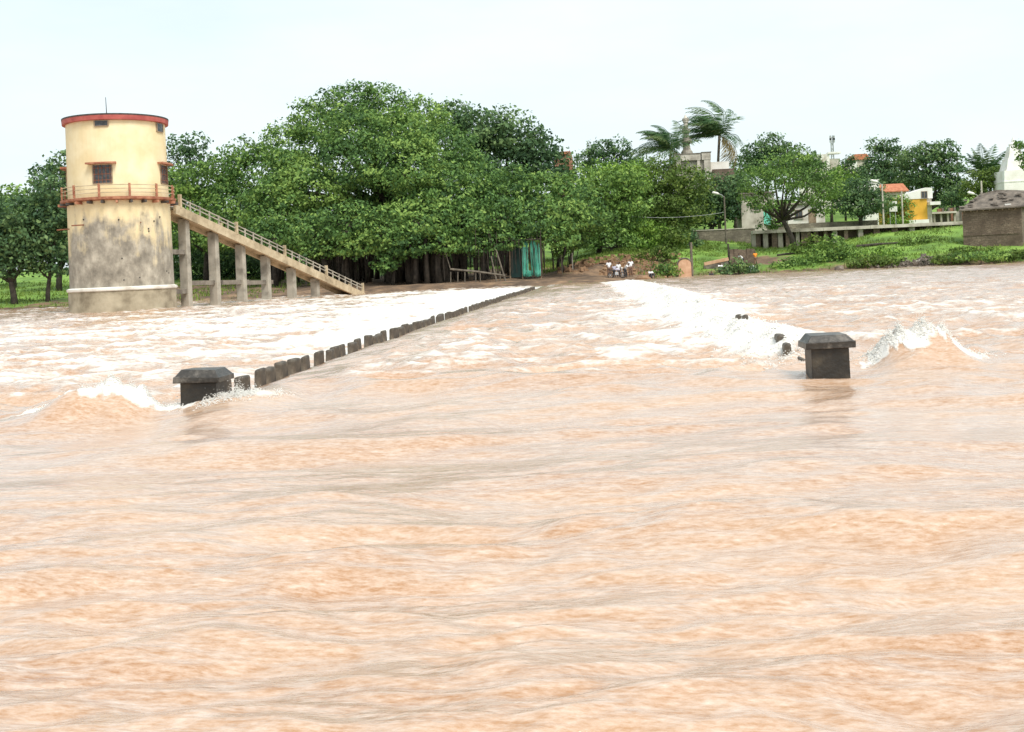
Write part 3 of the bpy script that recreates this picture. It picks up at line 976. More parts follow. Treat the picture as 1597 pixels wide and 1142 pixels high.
tower_window(-0.30, tz(291), tz(264), 1.18)
tower_window(-0.28, tz(205), tz(197.5), 0.85, hood=False, grille=False)
tower_window(1.18, tz(290), tz(262), 1.2)
tower_window(1.05, tz(210), tz(197.5), 0.8, hood=False, grille=False)
tower_window(-1.75, tz(291), tz(264), 1.18)
for off, py in ((-0.72, 352), (0.42, 351), (-1.25, 356)):
    a_ = tr_a + off
    MB().tube([(3.1 * math.cos(a_), 3.1 * math.sin(a_), tz(py)), (3.95 * math.cos(a_ - 0.1), 3.95 * math.sin(a_ - 0.1), tz(py) - 0.05)], 0.04, 6).build(
        'pipe_stub', M['rust'], tower)
for k in range(11):
    a_ = tr_a + random.uniform(-1.2, 1.2)
    zz = random.uniform(Z_BAND + 0.3, Z_BAL - 1.2)
    MB().box((3.235 * math.cos(a_), 3.235 * math.sin(a_), zz), (0.1, 0.08, 0.08), a_).build('putlog_hole', M['dark_void'], tower)

# ------------------------------------------------------------------ stair from the bank to the tower balcony
s0 = Vector((X(268, 76.5), 76.5, Z(268, 322, 76.5)))
s1 = Vector((X(556, 104.5), 104.5, 0.15))
stair = thing('concrete_stairway', 'long sloping concrete stairway on columns from the bank up to the tower', 'stairway', (s1.x, s1.y, 0))
sd = (s1 - s0)
side = Vector((sd.y, -sd.x, 0)).normalized()
run = Vector((sd.x, sd.y, 0)).normalized()
rz_ = math.atan2(run.y, run.x)
off0 = Vector((s1.x, s1.y, 0))


def sp_(t_, lat=0.0, dz=0.0):
    return s0 + sd * t_ + side * lat + Vector((0, 0, dz)) - off0


for lat in (0.62, -0.62):
    MB().bar(sp_(-0.01, lat, -0.30), sp_(1.0, lat, -0.30), 0.22, 0.62).build('beam', M['stair_concrete'], stair)
MB().bar(sp_(0, 0, -0.30), sp_(1.0, 0, -0.30), 1.0, 0.12).build('deck', M['stair_concrete'], stair)
NS = 46
stp = None
for k in range(NS):
    t_ = (k + 0.5) / NS
    c = sp_(t_, 0, -0.06)
    if stp is None:
        stp = MB().box((0, 0, 0), (0.62, 1.0, 0.14)).build('step', M['concrete'], stair)
        o = stp
    else:
        o = share(stp, stair, c)
    o.location = c
    o.rotation_euler = (0, 0, rz_)
NPOST = 24
for lat in (0.66, -0.66):
    for k in range(NPOST + 1):
        t_ = 0.01 + 0.98 * k / NPOST
        big = k % 6 == 0
        w_ = 0.2 if big else 0.09
        MB().box(sp_(t_, lat, 0.40 if big else 0.33), (w_, w_, 0.92 if big else 0.72), rz_).build('railing_post', M['stair_concrete'] if big else M['concrete'], stair)
    for dz in (0.36, 0.62):
        MB().bar(sp_(0.01, lat, dz), sp_(0.99, lat, dz), 0.06, 0.07).build('rail', M['concrete'], stair)
for px in (288, 333, 375, 414, 453, 489):
    # find t so that the column stands on this image column
    best = min((abs((P(px, 400, (s0 + sd * q).y).x) - (s0 + sd * q).x), q) for q in np.linspace(0, 1, 200))[1]
    p = s0 + sd * best
    top = p.z - 0.42
    c = p - off0
    MB().box((c.x, c.y, (top - 2.0) / 2), (0.50, 0.66, top + 2.0), rz_, taper=0.96).build('column', M['stair_column'] if 'stair_column' in M else M['concrete'], stair, 0.03)
    if px < 380:
        q2 = best + 0.155
        p2 = s0 + sd * q2 - off0
        zz = (1.75, 1.7, 1.6)[(288, 333, 375).index(px)]
        MB().bar((c.x, c.y, zz), (p2.x, p2.y, zz - 0.05), 0.3, 0.32).build('tie_beam', M['concrete_dark'], stair)
for zz in (3.9, 1.2):
    a0 = s0 - off0
    p2 = s0 + sd * 0.06 - off0
    MB().bar((a0.x + 0.2, a0.y - 1.2, zz), (p2.x, p2.y, zz), 0.3, 0.32).build('tie_beam', M['concrete_dark'], stair)

# ------------------------------------------------------------------ vegetation builders
def leaf_cloud(lobes, dens, size, seed, clump=0.22, core=0.35, droop=0.0):
    """lobes: (cx,cy,cz, rx,ry,rz). Returns verts, faces, tint"""
    rg = np.random.default_rng(seed)
    P_, N_, T_ = [], [], []
    for (cx, cy, cz, rx, ry, rz) in lobes:
        rm = (rx * ry * rz) ** (1 / 3)
        area = 4 * math.pi * rm * rm
        nleaf = int(area * dens)
        crad = max(clump * rm, size * 1.2)
        ncl = max(10, int(area / (crad * crad * 2.6)))
        d = rg.normal(size=(ncl, 3))
        d /= np.linalg.norm(d, axis=1)[:, None]
        d[:, 2] = np.where(d[:, 2] < -0.35, d[:, 2] * 0.5, d[:, 2])
        cr_ = rg.uniform(0.78, 1.06, ncl) + 0.10 * np.sin(d[:, 0] * 5 + cx) * np.cos(d[:, 2] * 6 + cz)
        cc = d * cr_[:, None]
        ct = np.clip(rg.normal(0.5, 0.2, ncl) + rg.normal(0, 0.16), 0, 1)
        idx = rg.integers(0, ncl, nleaf)
        g = rg.normal(size=(nleaf, 3)) * (crad / rm) * np.array([0.62, 0.62, 0.42])
        p = cc[idx] + g
        n = d[idx] * 0.65 + rg.normal(size=(nleaf, 3)) * 0.5 + np.array([0, 0, 0.2])
        tt = np.clip(ct[idx] + rg.normal(0, 0.15, nleaf), 0, 1)
        # loose inner leaves so that the crown is not hollow
        nc = int(nleaf * core)
        pc = rg.normal(size=(nc, 3))
        pc /= np.linalg.norm(pc, axis=1)[:, None]
        pc *= (rg.uniform(0.2, 0.85, nc) ** 0.6)[:, None]
        p = np.concatenate([p, pc])
        n = np.concatenate([n, pc + rg.normal(size=(nc, 3)) * 0.8])
        tt = np.concatenate([tt, np.clip(rg.normal(0.45, 0.2, nc), 0, 1)])
        P_.append(p * np.array([rx, ry, rz]) + np.array([cx, cy, cz]))
        N_.append(n)
        T_.append(tt)
    p, n, tt = np.concatenate(P_), np.concatenate(N_), np.concatenate(T_)
    n /= np.linalg.norm(n, axis=1)[:, None] + 1e-9
    rnd = rg.normal(size=n.shape) + np.array([0, 0, -droop])
    t_ = np.cross(n, rnd)
    t_ /= np.linalg.norm(t_, axis=1)[:, None] + 1e-9
    b_ = np.cross(n, t_)
    s = size * rg.uniform(0.6, 1.35, len(p))
    t_ *= (s * 0.62)[:, None]
    b_ *= (s * 0.34)[:, None]
    v = np.stack([p - t_, p + b_ + n * (s * .08)[:, None], p + t_, p - b_ + n * (s * .08)[:, None]], 1).reshape(-1, 3)
    f = np.arange(len(p) * 4).reshape(-1, 4)
    return v, f, tt


SEED = [100]


def px_lobes(lst, Y, flat=0.85, deep=0.9):
    out = []
    for l_ in lst:
        px, py, rp = l_[:3]
        dY = l_[3] if len(l_) > 3 else 0
        rpy = l_[4] if len(l_) > 4 else rp * flat
        c = P(px, py, Y + dY)
        s = (Y + dY) / F_PX
        out.append((c.x, c.y, c.z, rp * s, rp * s * deep, rpy * s))
    return out


def tree(name, label, px, Y, lobes, mat, dens=6.0, size=0.5, trunk_r=0.25, bark='bark', group=None, clump=0.24, core=0.35, lean=0, zb=None, fork_z=None):
    x = X(px, Y)
    base = Vector((x, Y, (H(x, Y) if zb is None else zb)))
    root = thing(name, label, 'tree', base, 0, group)
    lb = px_lobes(lobes, Y)
    SEED[0] += 1
    v, f, tt = leaf_cloud(lb, dens * 1.45, size * 0.8, SEED[0], clump, core)
    v = v - np.array(base)[None]
    np_mesh('crown', v, f, M[mat], root, False, [('tint', 'FACE', tt)])
    t = MB()
    low = min(l_[2] - l_[5] * 0.6 for l_ in lb) - base.z
    cen = Vector(np.mean(np.array([l_[:3] for l_ in lb]), axis=0)) - base
    fork = Vector((cen.x * 0.35 + lean, cen.y * 0.3, max(low * 0.9, min(1.2, cen.z * 0.4))))
    if fork_z:
        fork.z = fork_z
    t.tube([(0, 0, -0.4), (fork.x * 0.2, fork.y * 0.3, fork.z * 0.4), (fork.x * 0.7, fork.y * .7, fork.z * 0.8), fork],
           [trunk_r * 1.25, trunk_r, trunk_r * 0.9, trunk_r * 0.8], 8)
    for l_ in lb:
        e = Vector(l_[:3]) - base
        m1 = fork.lerp(e, 0.5) + Vector((random.uniform(-.4, .4), random.uniform(-.4, .4), -0.05 * (e - fork).length))
        t.tube([fork - Vector((0, 0, 0.1)), m1, e + Vector((0, 0, l_[5] * 0.4))], [trunk_r * 0.6, trunk_r * 0.4, trunk_r * 0.12], 6)
        for _ in range(3):
            q = e + Vector((random.uniform(-1, 1) * l_[3], random.uniform(-1, 1) * l_[4], random.uniform(-.3, .9) * l_[5])) * 0.75
            t.tube([m1.lerp(e, 0.5), q], [trunk_r * 0.22, trunk_r * 0.06], 5)
    t.build('trunk', M[bark], root, smooth=True)
    return root


def bush(name, label, px, Y, lobes, mat, dens=16, size=0.3, group=None, zoff=0.0):
    x = X(px, Y)
    base = Vector((x, Y, H(x, Y)))
    root = thing(name, label, 'bush', base, 0, group)
    lb = px_lobes(lobes, Y)
    SEED[0] += 1
    v, f, tt = leaf_cloud(lb, dens, size, SEED[0], 0.26, 0.4)
    np_mesh('foliage', v - np.array(base)[None], f, M[mat], root, False, [('tint', 'FACE', tt)])
    t = MB()
    for l_ in lb:
        e = Vector(l_[:3]) - base
        t.tube([(e.x * 0.4, e.y * 0.4, -0.3), (e.x * .8, e.y * .8, max(e.z * .6, 0.1)), e + Vector((0, 0, l_[5] * .5))], [0.06, 0.045, 0.015], 5)
    t.build('stem', M['bark'], root)
    return root

# ------------------------------------------------------------------ the banyan
BY = 122.0
bx0 = X(620, BY)
bz0 = H(bx0, BY)
banyan = thing('banyan_tree', 'huge dark green banyan with dome crown and many hanging root trunks on bank', 'tree', (bx0, BY, bz0))
bl_ = [(365, 335, 52, 4, 62), (410, 285, 55, 4, 60), (455, 235, 58, 6), (500, 195, 55, 6), (545, 172, 52, 6), (600, 178, 52, 6), (650, 198, 55, 6),
       (695, 240, 55, 4), (730, 285, 55, 2), (760, 325, 55, 0),
       (430, 335, 62, -4), (490, 300, 62, -3), (560, 265, 70, -2), (630, 270, 70, -3), (690, 310, 62, -4), (550, 215, 60, 0), (620, 225, 60, 0),
       (420, 375, 42, -7, 32), (485, 370, 52, -8, 42), (545, 355, 55, -8, 44), (600, 365, 48, -9, 48), (655, 350, 58, -8, 42), (720, 350, 55, -7, 40),
       (780, 345, 50, -6, 40), (830, 350, 46, -6, 38), (875, 345, 42, -5, 38), (910, 335, 36, -3, 46), (850, 310, 48, 0), (800, 300, 48, 0), (890, 305, 36, 0),
       (380, 372, 30, -4, 28), (340, 370, 34, 2, 45), (610, 400, 22, -9, 24), (450, 270, 50, 0), (500, 392, 30, -9, 20), (555, 388, 32, -10, 22), (640, 386, 34, -10, 24), (695, 384, 32, -9, 22), (740, 386, 30, -8, 20), (600, 412, 18, -10, 20), (790, 380, 30, -8, 16), (870, 375, 30, -7, 18), (580, 312, 62, 3), (520, 345, 50, 5), (680, 350, 50, 5), (440, 315, 52, 4), (760, 335, 50, 5), (610, 345, 50, 6), (640, 300, 60, 4)]
lb = px_lobes(bl_, BY)
v, f, tt = leaf_cloud(lb, 19.0, 0.31, 11, 0.16, 0.2)
np_mesh('crown', v - np.array([bx0, BY, bz0])[None], f, M['leaf_banyan'], banyan, False, [('tint', 'FACE', tt)])
limbs = MB()
hub = Vector((0, 2, 6.5))
limbs.tube([(0, 2, -0.5), (0.1, 2, 3), hub], [1.9, 1.5, 1.3], 12)
for l_ in lb:
    e = Vector(l_[:3]) - Vector((bx0, BY, bz0))
    limbs.tube([hub, hub.lerp(e, 0.5) + Vector((0, 0, 0.4)), e], [0.5, 0.34, 0.1], 6)
limbs.build('main_trunk', M['bark'], banyan, smooth=True)
# prop roots grown into trunks: clusters with gaps in between
spots = []
for (pa, pb, cnt, rr) in ((487, 560, 30, .24), (562, 590, 10, .2), (604, 652, 30, .3), (658, 700, 18, .32), (702, 770, 16, .2), (775, 812, 8, .16), (846, 900, 3, .13),
                          (380, 470, 8, .2)):
    for _ in range(cnt):
        spots.append((random.uniform(pa, pb), random.uniform(113, 136), rr * random.uniform(0.5, 1.6)))
for px, yy, rr in spots:
    xx = X(px, yy)
    zb = H(xx, yy) - bz0
    topz = Z(px, random.uniform(352, 382), yy) - bz0
    p0 = Vector((xx - bx0, yy - BY, zb - 0.3))
    wob = [Vector((random.uniform(-.25, .25), random.uniform(-.25, .25), 0)) for _ in range(3)]
    MB().tube([p0, p0.lerp(Vector((p0.x, p0.y, topz)), 0.35) + wob[0], p0.lerp(Vector((p0.x, p0.y, topz)), 0.7) + wob[1],
               Vector((p0.x, p0.y, topz)) + wob[2]], [rr * 1.35, rr, rr * 0.85, rr * 1.1], 7).build('prop_root', M['bark'], banyan, smooth=True)
# hair-thin hanging roots too many to count
hr_ = MB()
for _ in range(900):
    px = random.uniform(480, 850)
    yy = random.uniform(112, 134)
    xx = X(px, yy)
    zt = Z(px, random.uniform(355, 395), yy) - bz0
    ln = random.uniform(0.8, 4.5)
    zl = max(zt - ln, H(xx, yy) - bz0 + random.uniform(0, .8))
    hr_.tube([(xx - bx0, yy - BY, zt), (xx - bx0 + random.uniform(-.15, .15), yy - BY, zl)], [0.035, 0.02], 4, False)
ho = hr_.build('hanging_roots', M['bark'], banyan)
ho['kind'] = 'stuff'

# ------------------------------------------------------------------ trees
tree('broadleaf_tree', 'tall leafy tree behind the banyan, its own rounded shoulder against the sky', 790, 142,
     [(705, 190, 38), (745, 205, 48), (790, 215, 50), (832, 235, 42), (850, 265, 45), (780, 265, 60), (725, 250, 45)], 'leaf_dark', 7, 0.55, 0.5)
tree('riverside_tree', 'forked dark tree standing at the very left edge of the grass', 20, 101,
     [(-20, 345, 50), (25, 338, 46), (10, 382, 52, 0, 44), (48, 368, 40), (-40, 395, 40), (35, 405, 36), (0, 422, 30)], 'leaf_dark', 8, 0.42, 0.28)
tree('riverside_tree', 'slim trunked dark tree just left of the tower', 72, 102,
     [(70, 345, 45), (85, 385, 40), (95, 335, 35), (62, 408, 36, 0, 28), (100, 415, 28), (80, 300, 36)], 'leaf_dark', 8, 0.42, 0.2)
tree('broadleaf_tree', 'light topped tree behind the riverside trees at far left', 20, 128,
     [(-20, 322, 38), (25, 318, 36), (55, 328, 33), (0, 360, 50)], 'leaf_mid', 6, 0.5, 0.3)
tree('broadleaf_tree', 'dark tree peering over the tower railing on its left side', 90, 120,
     [(75, 280, 30), (100, 262, 32), (110, 300, 45), (85, 330, 48), (135, 330, 50), (120, 380, 45)], 'leaf_dark', 6, 0.5, 0.3)
tree('broadleaf_tree', 'tree with open airy top rising right of the tower roof', 285, 140,
     [(275, 235, 28), (302, 228, 24), (285, 262, 38), (318, 250, 18), (300, 300, 45), (265, 300, 40)], 'leaf_dark', 4.5, 0.5, 0.3, core=0.2)
tree('broadleaf_tree', 'feathery mid green tree between tower stair and banyan', 320, 128,
     [(290, 290, 40), (325, 285, 42), (350, 265, 36), (300, 335, 48), (345, 330, 48), (290, 370, 40), (375, 245, 32)], 'leaf_mid', 7, 0.42, 0.3)
tree('broadleaf_tree', 'dark understorey tree behind the stair columns', 310, 135,
     [(280, 400, 45), (325, 400, 50), (370, 405, 45), (290, 440, 40), (400, 430, 38), (345, 440, 40), (440, 425, 36)], 'leaf_dark', 6, 0.5, 0.3)
tree('hill_tree', 'yellowish green round tree below the ruined terrace', 1035, 150,
     [(1000, 290, 40), (1035, 278, 40), (1070, 290, 38), (1020, 325, 48), (1065, 330, 45), (1040, 355, 40)], 'leaf_olive', 8, 0.42, 0.3)
tree('hill_tree', 'mixed green tree beside the banyan right edge', 935, 140,
     [(910, 290, 38), (945, 300, 40), (980, 320, 36), (925, 335, 42), (960, 345, 40), (900, 360, 36), (985, 290, 30)], 'leaf_mid', 8, 0.42, 0.3)
tree('hill_tree', 'bright yellow leaved tree between banyan and olive tree', 965, 147,
     [(940, 280, 36), (970, 275, 32), (995, 280, 28), (955, 320, 40)], 'leaf_light', 6, 0.42, 0.25)
tree('hill_tree', 'dark rounded tree under the ruined terrace wall', 1110, 160,
     [(1095, 300, 36), (1130, 300, 34), (1110, 330, 40), (1145, 325, 30), (1080, 335, 32), (1150, 290, 24)], 'leaf_dark', 8, 0.42, 0.3)
tree('skyline_tree', 'dark ragged tree on the skyline right of the red brick house', 945, 205,
     [(915, 248, 20), (940, 236, 22), (965, 232, 20), (980, 248, 18), (935, 262, 26), (965, 262, 26)], 'leaf_dark', 6, 0.5, 0.3, core=.2)
tree('skyline_tree', 'pointed small conifer on the skyline beside the brick house', 919, 208,
     [(919, 232, 4, 0, 16), (919, 248, 7, 0, 12), (919, 262, 9, 0, 10)], 'leaf_olive', 10, 0.35, 0.15)
tree('skyline_tree', 'dark domed tree on the skyline behind the acacia', 1200, 195,
     [(1180, 240, 24), (1205, 228, 24), (1230, 240, 20), (1195, 260, 32), (1165, 262, 24), (1230, 262, 24)], 'leaf_dark', 7, 0.5, 0.35)
tree('acacia_tree', 'light green acacia with bare leaning trunk on the grassy bank', 1240, 137,
     [(1175, 290, 26, 0, 17), (1205, 262, 30, 2, 20), (1240, 250, 30, 0, 22), (1275, 272, 30, -1, 20), (1225, 285, 36, -3, 22), (1262, 305, 32, -2, 22), (1295, 298, 24, 1, 20),
      (1190, 318, 22, -2, 18), (1215, 328, 22, 2, 16), (1285, 325, 22, 2, 16), (1200, 350, 18, 1, 14), (1170, 308, 18, 0, 15), (1245, 275, 32, 3, 22)],
     'leaf_mid', 10, 0.33, 0.30, clump=0.3, core=0.22, lean=-1.1, fork_z=3.6)
tree('hill_tree', 'round dark tree beside the tall pale pole', 1345, 152,
     [(1330, 300, 26), (1355, 298, 26), (1340, 322, 34, 0, 24), (1368, 318, 24), (1318, 318, 22)], 'leaf_dark', 12, 0.36, 0.28)
tree('skyline_tree', 'tall ragged tree on the skyline with spiky top right of tiled house', 1375, 190,
     [(1365, 228, 15), (1388, 230, 17), (1375, 250, 24), (1400, 255, 22), (1365, 272, 26), (1395, 280, 24), (1350, 285, 18)], 'leaf_dark', 7, 0.48, 0.3, core=.2)
tree('skyline_tree', 'broad dark tree filling the skyline above the yellow building', 1445, 178,
     [(1420, 250, 24), (1445, 243, 25), (1472, 238, 22), (1485, 258, 20), (1430, 275, 28), (1465, 278, 30), (1490, 290, 18), (1480, 312, 22)], 'leaf_dark', 8, 0.48, 0.35)
tree('hill_tree', 'grey green bushy tree under the right hand palm', 1540, 160,
     [(1525, 285, 22), (1550, 278, 22), (1545, 295, 24), (1515, 300, 16)], 'leaf_olive', 9, 0.4, 0.2)
tree('hill_tree', 'leafy green tree behind the pole with a faded sign', 1395, 158,
     [(1385, 322, 20), (1405, 318, 18), (1392, 340, 20), (1412, 335, 14)], 'leaf_mid', 10, 0.36, 0.18)
tree('roof_tree', 'small fig tree sprouting from the side of the white spire', 1596, 150,
     [(1590, 228, 10), (1598, 245, 12), (1600, 258, 10)], 'leaf_mid', 14, 0.34, 0.08, zb=13.5)
tree('hill_tree', 'thin blue green shrubby tree below the terracotta roof on the hill', 1322, 185,
     [(1318, 258, 12), (1328, 250, 10), (1312, 275, 18), (1335, 272, 12)], 'leaf_dark', 7, 0.45, 0.15)
tree('hill_tree', 'olive tree directly below the lamp tower', 1075, 172,
     [(1060, 275, 22), (1085, 285, 24), (1045, 265, 20), (1100, 295, 22)], 'leaf_olive', 8, 0.42, 0.25)
tree('hill_tree', 'mid green tree filling the gap right of the ruined terrace', 1150, 170,
     [(1140, 280, 20), (1160, 272, 20), (1150, 298, 24), (1135, 310, 20)], 'leaf_mid', 8, 0.42, 0.25)
tree('hill_tree', 'feathery light tree below the pale hill house', 1300, 180,
     [(1285, 282, 20), (1305, 278, 20), (1325, 288, 18), (1295, 300, 24)], 'leaf_light', 8, 0.42, 0.22)
tree('hill_tree', 'dark tree under the brown roofed house on the ridge', 1350, 200,
     [(1345, 275, 20), (1368, 270, 20), (1335, 288, 18), (1358, 290, 22)], 'leaf_dark', 8, 0.45, 0.25)
tree('hill_tree', 'shaded tree behind the terracotta roof', 1410, 186,
     [(1405, 282, 22), (1430, 290, 22), (1385, 282, 16), (1450, 300, 20)], 'leaf_dark', 8, 0.45, 0.25)
tree('hill_tree', 'drooping dark tree behind the grey shed', 1487, 168,
     [(1485, 305, 18), (1495, 325, 16), (1478, 328, 14), (1500, 300, 12)], 'leaf_dark', 9, 0.4, 0.2)
tree('skyline_tree', 'low green tree on the skyline between brick house and lower palm', 1000, 200,
     [(990, 262, 16), (1008, 258, 16), (1000, 272, 20), (975, 272, 18)], 'leaf_mid', 8, 0.45, 0.25)
tree('skyline_tree', 'small tree on the skyline left of the pale hill house', 1262, 210,
     [(1255, 252, 12), (1268, 248, 12), (1262, 262, 16), (1278, 258, 10)], 'leaf_dark', 8, 0.45, 0.2)
tree('hill_tree', 'leafy tree overhanging the road right of the shelter', 890, 128,
     [(880, 350, 26), (905, 345, 26), (925, 355, 24), (870, 365, 20), (900, 368, 22), (940, 345, 22)], 'leaf_mid', 9, 0.4, 0.22)
tree('hill_tree', 'bushy low tree above the dug bank', 955, 138,
     [(940, 372, 22), (965, 370, 20), (920, 380, 18), (985, 378, 16)], 'leaf_mid', 10, 0.36, 0.16)
tree('understorey_tree', 'shadowy low tree behind the left root trunks of the banyan', 520, 146,
     [(490, 405, 30), (530, 400, 32), (565, 410, 28), (510, 432, 30), (550, 435, 26)], 'leaf_dark', 7, 0.45, 0.2)
tree('understorey_tree', 'shadowy low tree behind the middle root trunks of the banyan', 650, 148,
     [(625, 405, 26), (660, 400, 34), (695, 408, 30), (635, 430, 24), (680, 432, 30)], 'leaf_dark', 7, 0.45, 0.2)
tree('understorey_tree', 'shadowy low tree behind the pole barrier', 765, 142,
     [(730, 400, 32), (770, 402, 32), (805, 408, 28), (745, 430, 28), (785, 432, 26)], 'leaf_dark', 7, 0.45, 0.2)
# a wooded backdrop far behind, one mass
SEED[0] += 1
lbk = []
for px in range(-160, 960, 40):
    lbk.append((px, random.uniform(372, 392), 40, random.uniform(-8, 8), 40))
v, f, tt = leaf_cloud(px_lobes(lbk, 192), 2.6, 0.9, SEED[0], 0.3, 0.4)
o = np_mesh('far_wood', v, f, M['leaf_mid'], None, False, [('tint', 'FACE', tt)])
o['kind'] = 'stuff'
tag(o, 'distant wood seen between the trunks on the left bank', 'wood')

# ------------------------------------------------------------------ bushes along the bank
bush('bush', 'bright green bush on the slope below the olive tree', 1005, 141, [(985, 362, 18), (1005, 355, 18), (1030, 368, 20), (1010, 378, 22)], 'leaf_light', 14, 0.32)
bush('bush', 'greyish thorny bush on the slope beside the bright bush', 1050, 139, [(1045, 365, 16), (1062, 372, 16), (1048, 382, 16)], 'leaf_olive', 14, 0.3)
bush('bush', 'dark green bush against the end of the stone wall', 1078, 142, [(1075, 370, 12), (1082, 380, 12)], 'leaf_dark', 16, 0.3)
bush('bush', 'green bush at the waterline left of the orange shrine', 1040, 119, [(1025, 425, 13), (1042, 418, 13), (1050, 425, 12)], 'leaf_mid', 18, 0.26)
bush('bush', 'low dark green bush at the waterline below the seated people', 1150, 122, [(1130, 423, 13, 0, 9), (1152, 417, 16, 0, 12), (1172, 421, 14, 0, 9)], 'leaf_dark', 22, 0.26)
bush('bush', 'large rounded green bush on the bank right of the acacia', 1300, 126, [(1275, 400, 24, 0, 20), (1300, 390, 24, 0, 22), (1325, 402, 22, 0, 18), (1300, 412, 26, 0, 14)], 'leaf_mid', 18, 0.28)
bush('bush', 'light green bush between the large bush and the rubble', 1375, 126, [(1355, 402, 18, 0, 13), (1380, 398, 20, 0, 14), (1400, 404, 16, 0, 10)], 'leaf_light', 18, 0.28)
bush('bush', 'olive scrub on the slope behind the large green bush', 1265, 131, [(1248, 388, 16, 0, 9), (1270, 378, 16, 0, 12)], 'leaf_olive', 16, 0.28)
bush('bush', 'low green scrub at the waterline under the stone hut', 1530, 119, [(1500, 402, 22, 0, 9), (1530, 400, 24, 0, 10), (1560, 402, 20, 0, 8)], 'leaf_mid', 18, 0.26)
bush('bush', 'low brownish scrub at the right edge of the bank', 1585, 119, [(1580, 398, 14, 0, 9), (1600, 396, 16, 0, 10)], 'leaf_olive', 18, 0.26)
bush('bush', 'leafy bush at the foot of the green shed by the road', 880, 120, [(872, 395, 12), (888, 385, 14), (905, 380, 15)], 'leaf_mid', 14, 0.3)
bush('bush', 'small bright bush at the foot of the yellow building', 1405, 155, [(1395, 345, 10, 0, 6), (1410, 346, 10, 0, 6)], 'leaf_light', 18, 0.26)

bush('bush', 'dark olive scrub at the waterline between the boulder and the rubble', 1350, 122, [(1335, 412, 14, 0, 9), (1358, 408, 18, 0, 12), (1380, 410, 16, 0, 9), (1400, 410, 12, 0, 7)], 'leaf_olive', 22, 0.26)
bush('bush', 'mid green scrub at the waterline left of the large bush', 1235, 125, [(1215, 415, 16, 0, 8), (1240, 410, 18, 0, 9), (1260, 412, 14, 0, 9)], 'leaf_mid', 20, 0.26)
bush('bush', 'brown green scrub right of the rubble heap under the hut corner', 1480, 120, [(1468, 405, 16, 0, 9), (1492, 403, 16, 0, 9)], 'leaf_olive', 22, 0.26)
bush('bush', 'leafy green scrub on the dug bank above the landing people', 1020, 128, [(1005, 398, 14, 0, 9), (1028, 395, 16, 0, 11), (1048, 398, 14, 0, 10)], 'leaf_olive', 16, 0.28)
bush('bush', 'ragged olive weeds on the grass slope below the walkway', 1430, 131, [(1415, 378, 12, 0, 6), (1440, 376, 14, 0, 6), (1462, 380, 12, 0, 6)], 'leaf_olive', 18, 0.26)
bush('bush', 'brownish weeds around the foot of the stone hut', 1510, 124, [(1500, 390, 14, 0, 6), (1525, 391, 14, 0, 6), (1550, 392, 14, 0, 6)], 'leaf_olive', 18, 0.26)
bush('bush', 'patchy weeds on the slope right of the acacia foot', 1262, 134, [(1256, 390, 10, 0, 5), (1275, 385, 12, 0, 6)], 'leaf_mid', 18, 0.26)
# grass standing on the banks
ng = 60000
gx_ = np.concatenate([RNG.uniform(4, 62, ng // 2), RNG.uniform(-75, -30, ng // 4), RNG.uniform(-8, 14, ng // 4)])
gd_ = np.concatenate([RNG.uniform(0.6, 38, ng // 2), RNG.uniform(0.6, 40, ng // 4), RNG.uniform(16, 40, ng // 4)])
gy_ = shore(gx_) + gd_
keep = (perlin(gx_ / 3.0, gy_ / 3.0) > -0.18) & ~((np.abs(gx_ - 17.5) < 4.5) & (np.abs(gd_ - 7) < 4))
gx_, gy_ = gx_[keep], gy_[keep]
gz_ = Hn(gx_, gy_) - 0.03
k = len(gx_)
hh = RNG.uniform(0.12, 0.42, k) * (0.7 + 0.6 * np.clip(perlin(gx_ / 5, gy_ / 5) + 0.5, 0, 1))
aa = RNG.uniform(0, np.pi, k)
wv = RNG.uniform(0.03, 0.09, k)
c0 = np.stack([gx_ - np.cos(aa) * wv, gy_ - np.sin(aa) * wv, gz_], 1)
c1 = np.stack([gx_ + np.cos(aa) * wv, gy_ + np.sin(aa) * wv, gz_], 1)
c2 = np.stack([gx_ + RNG.normal(0, .12, k), gy_ + RNG.normal(0, .12, k), gz_ + hh], 1)
v = np.stack([c0, c1, c2], 1).reshape(-1, 3)
tint = np.clip(0.5 + 0.45 * perlin(gx_ / 4 + 11, gy_ / 4) + RNG.normal(0, .15, k), 0, 1)
o = np_mesh('grass', v, np.arange(k * 3).reshape(-1, 3), M['grass'], None, False, [('tint', 'FACE', tint)])
o['kind'] = 'stuff'
tag(o, 'short bright green grass growing on the river banks', 'grass')


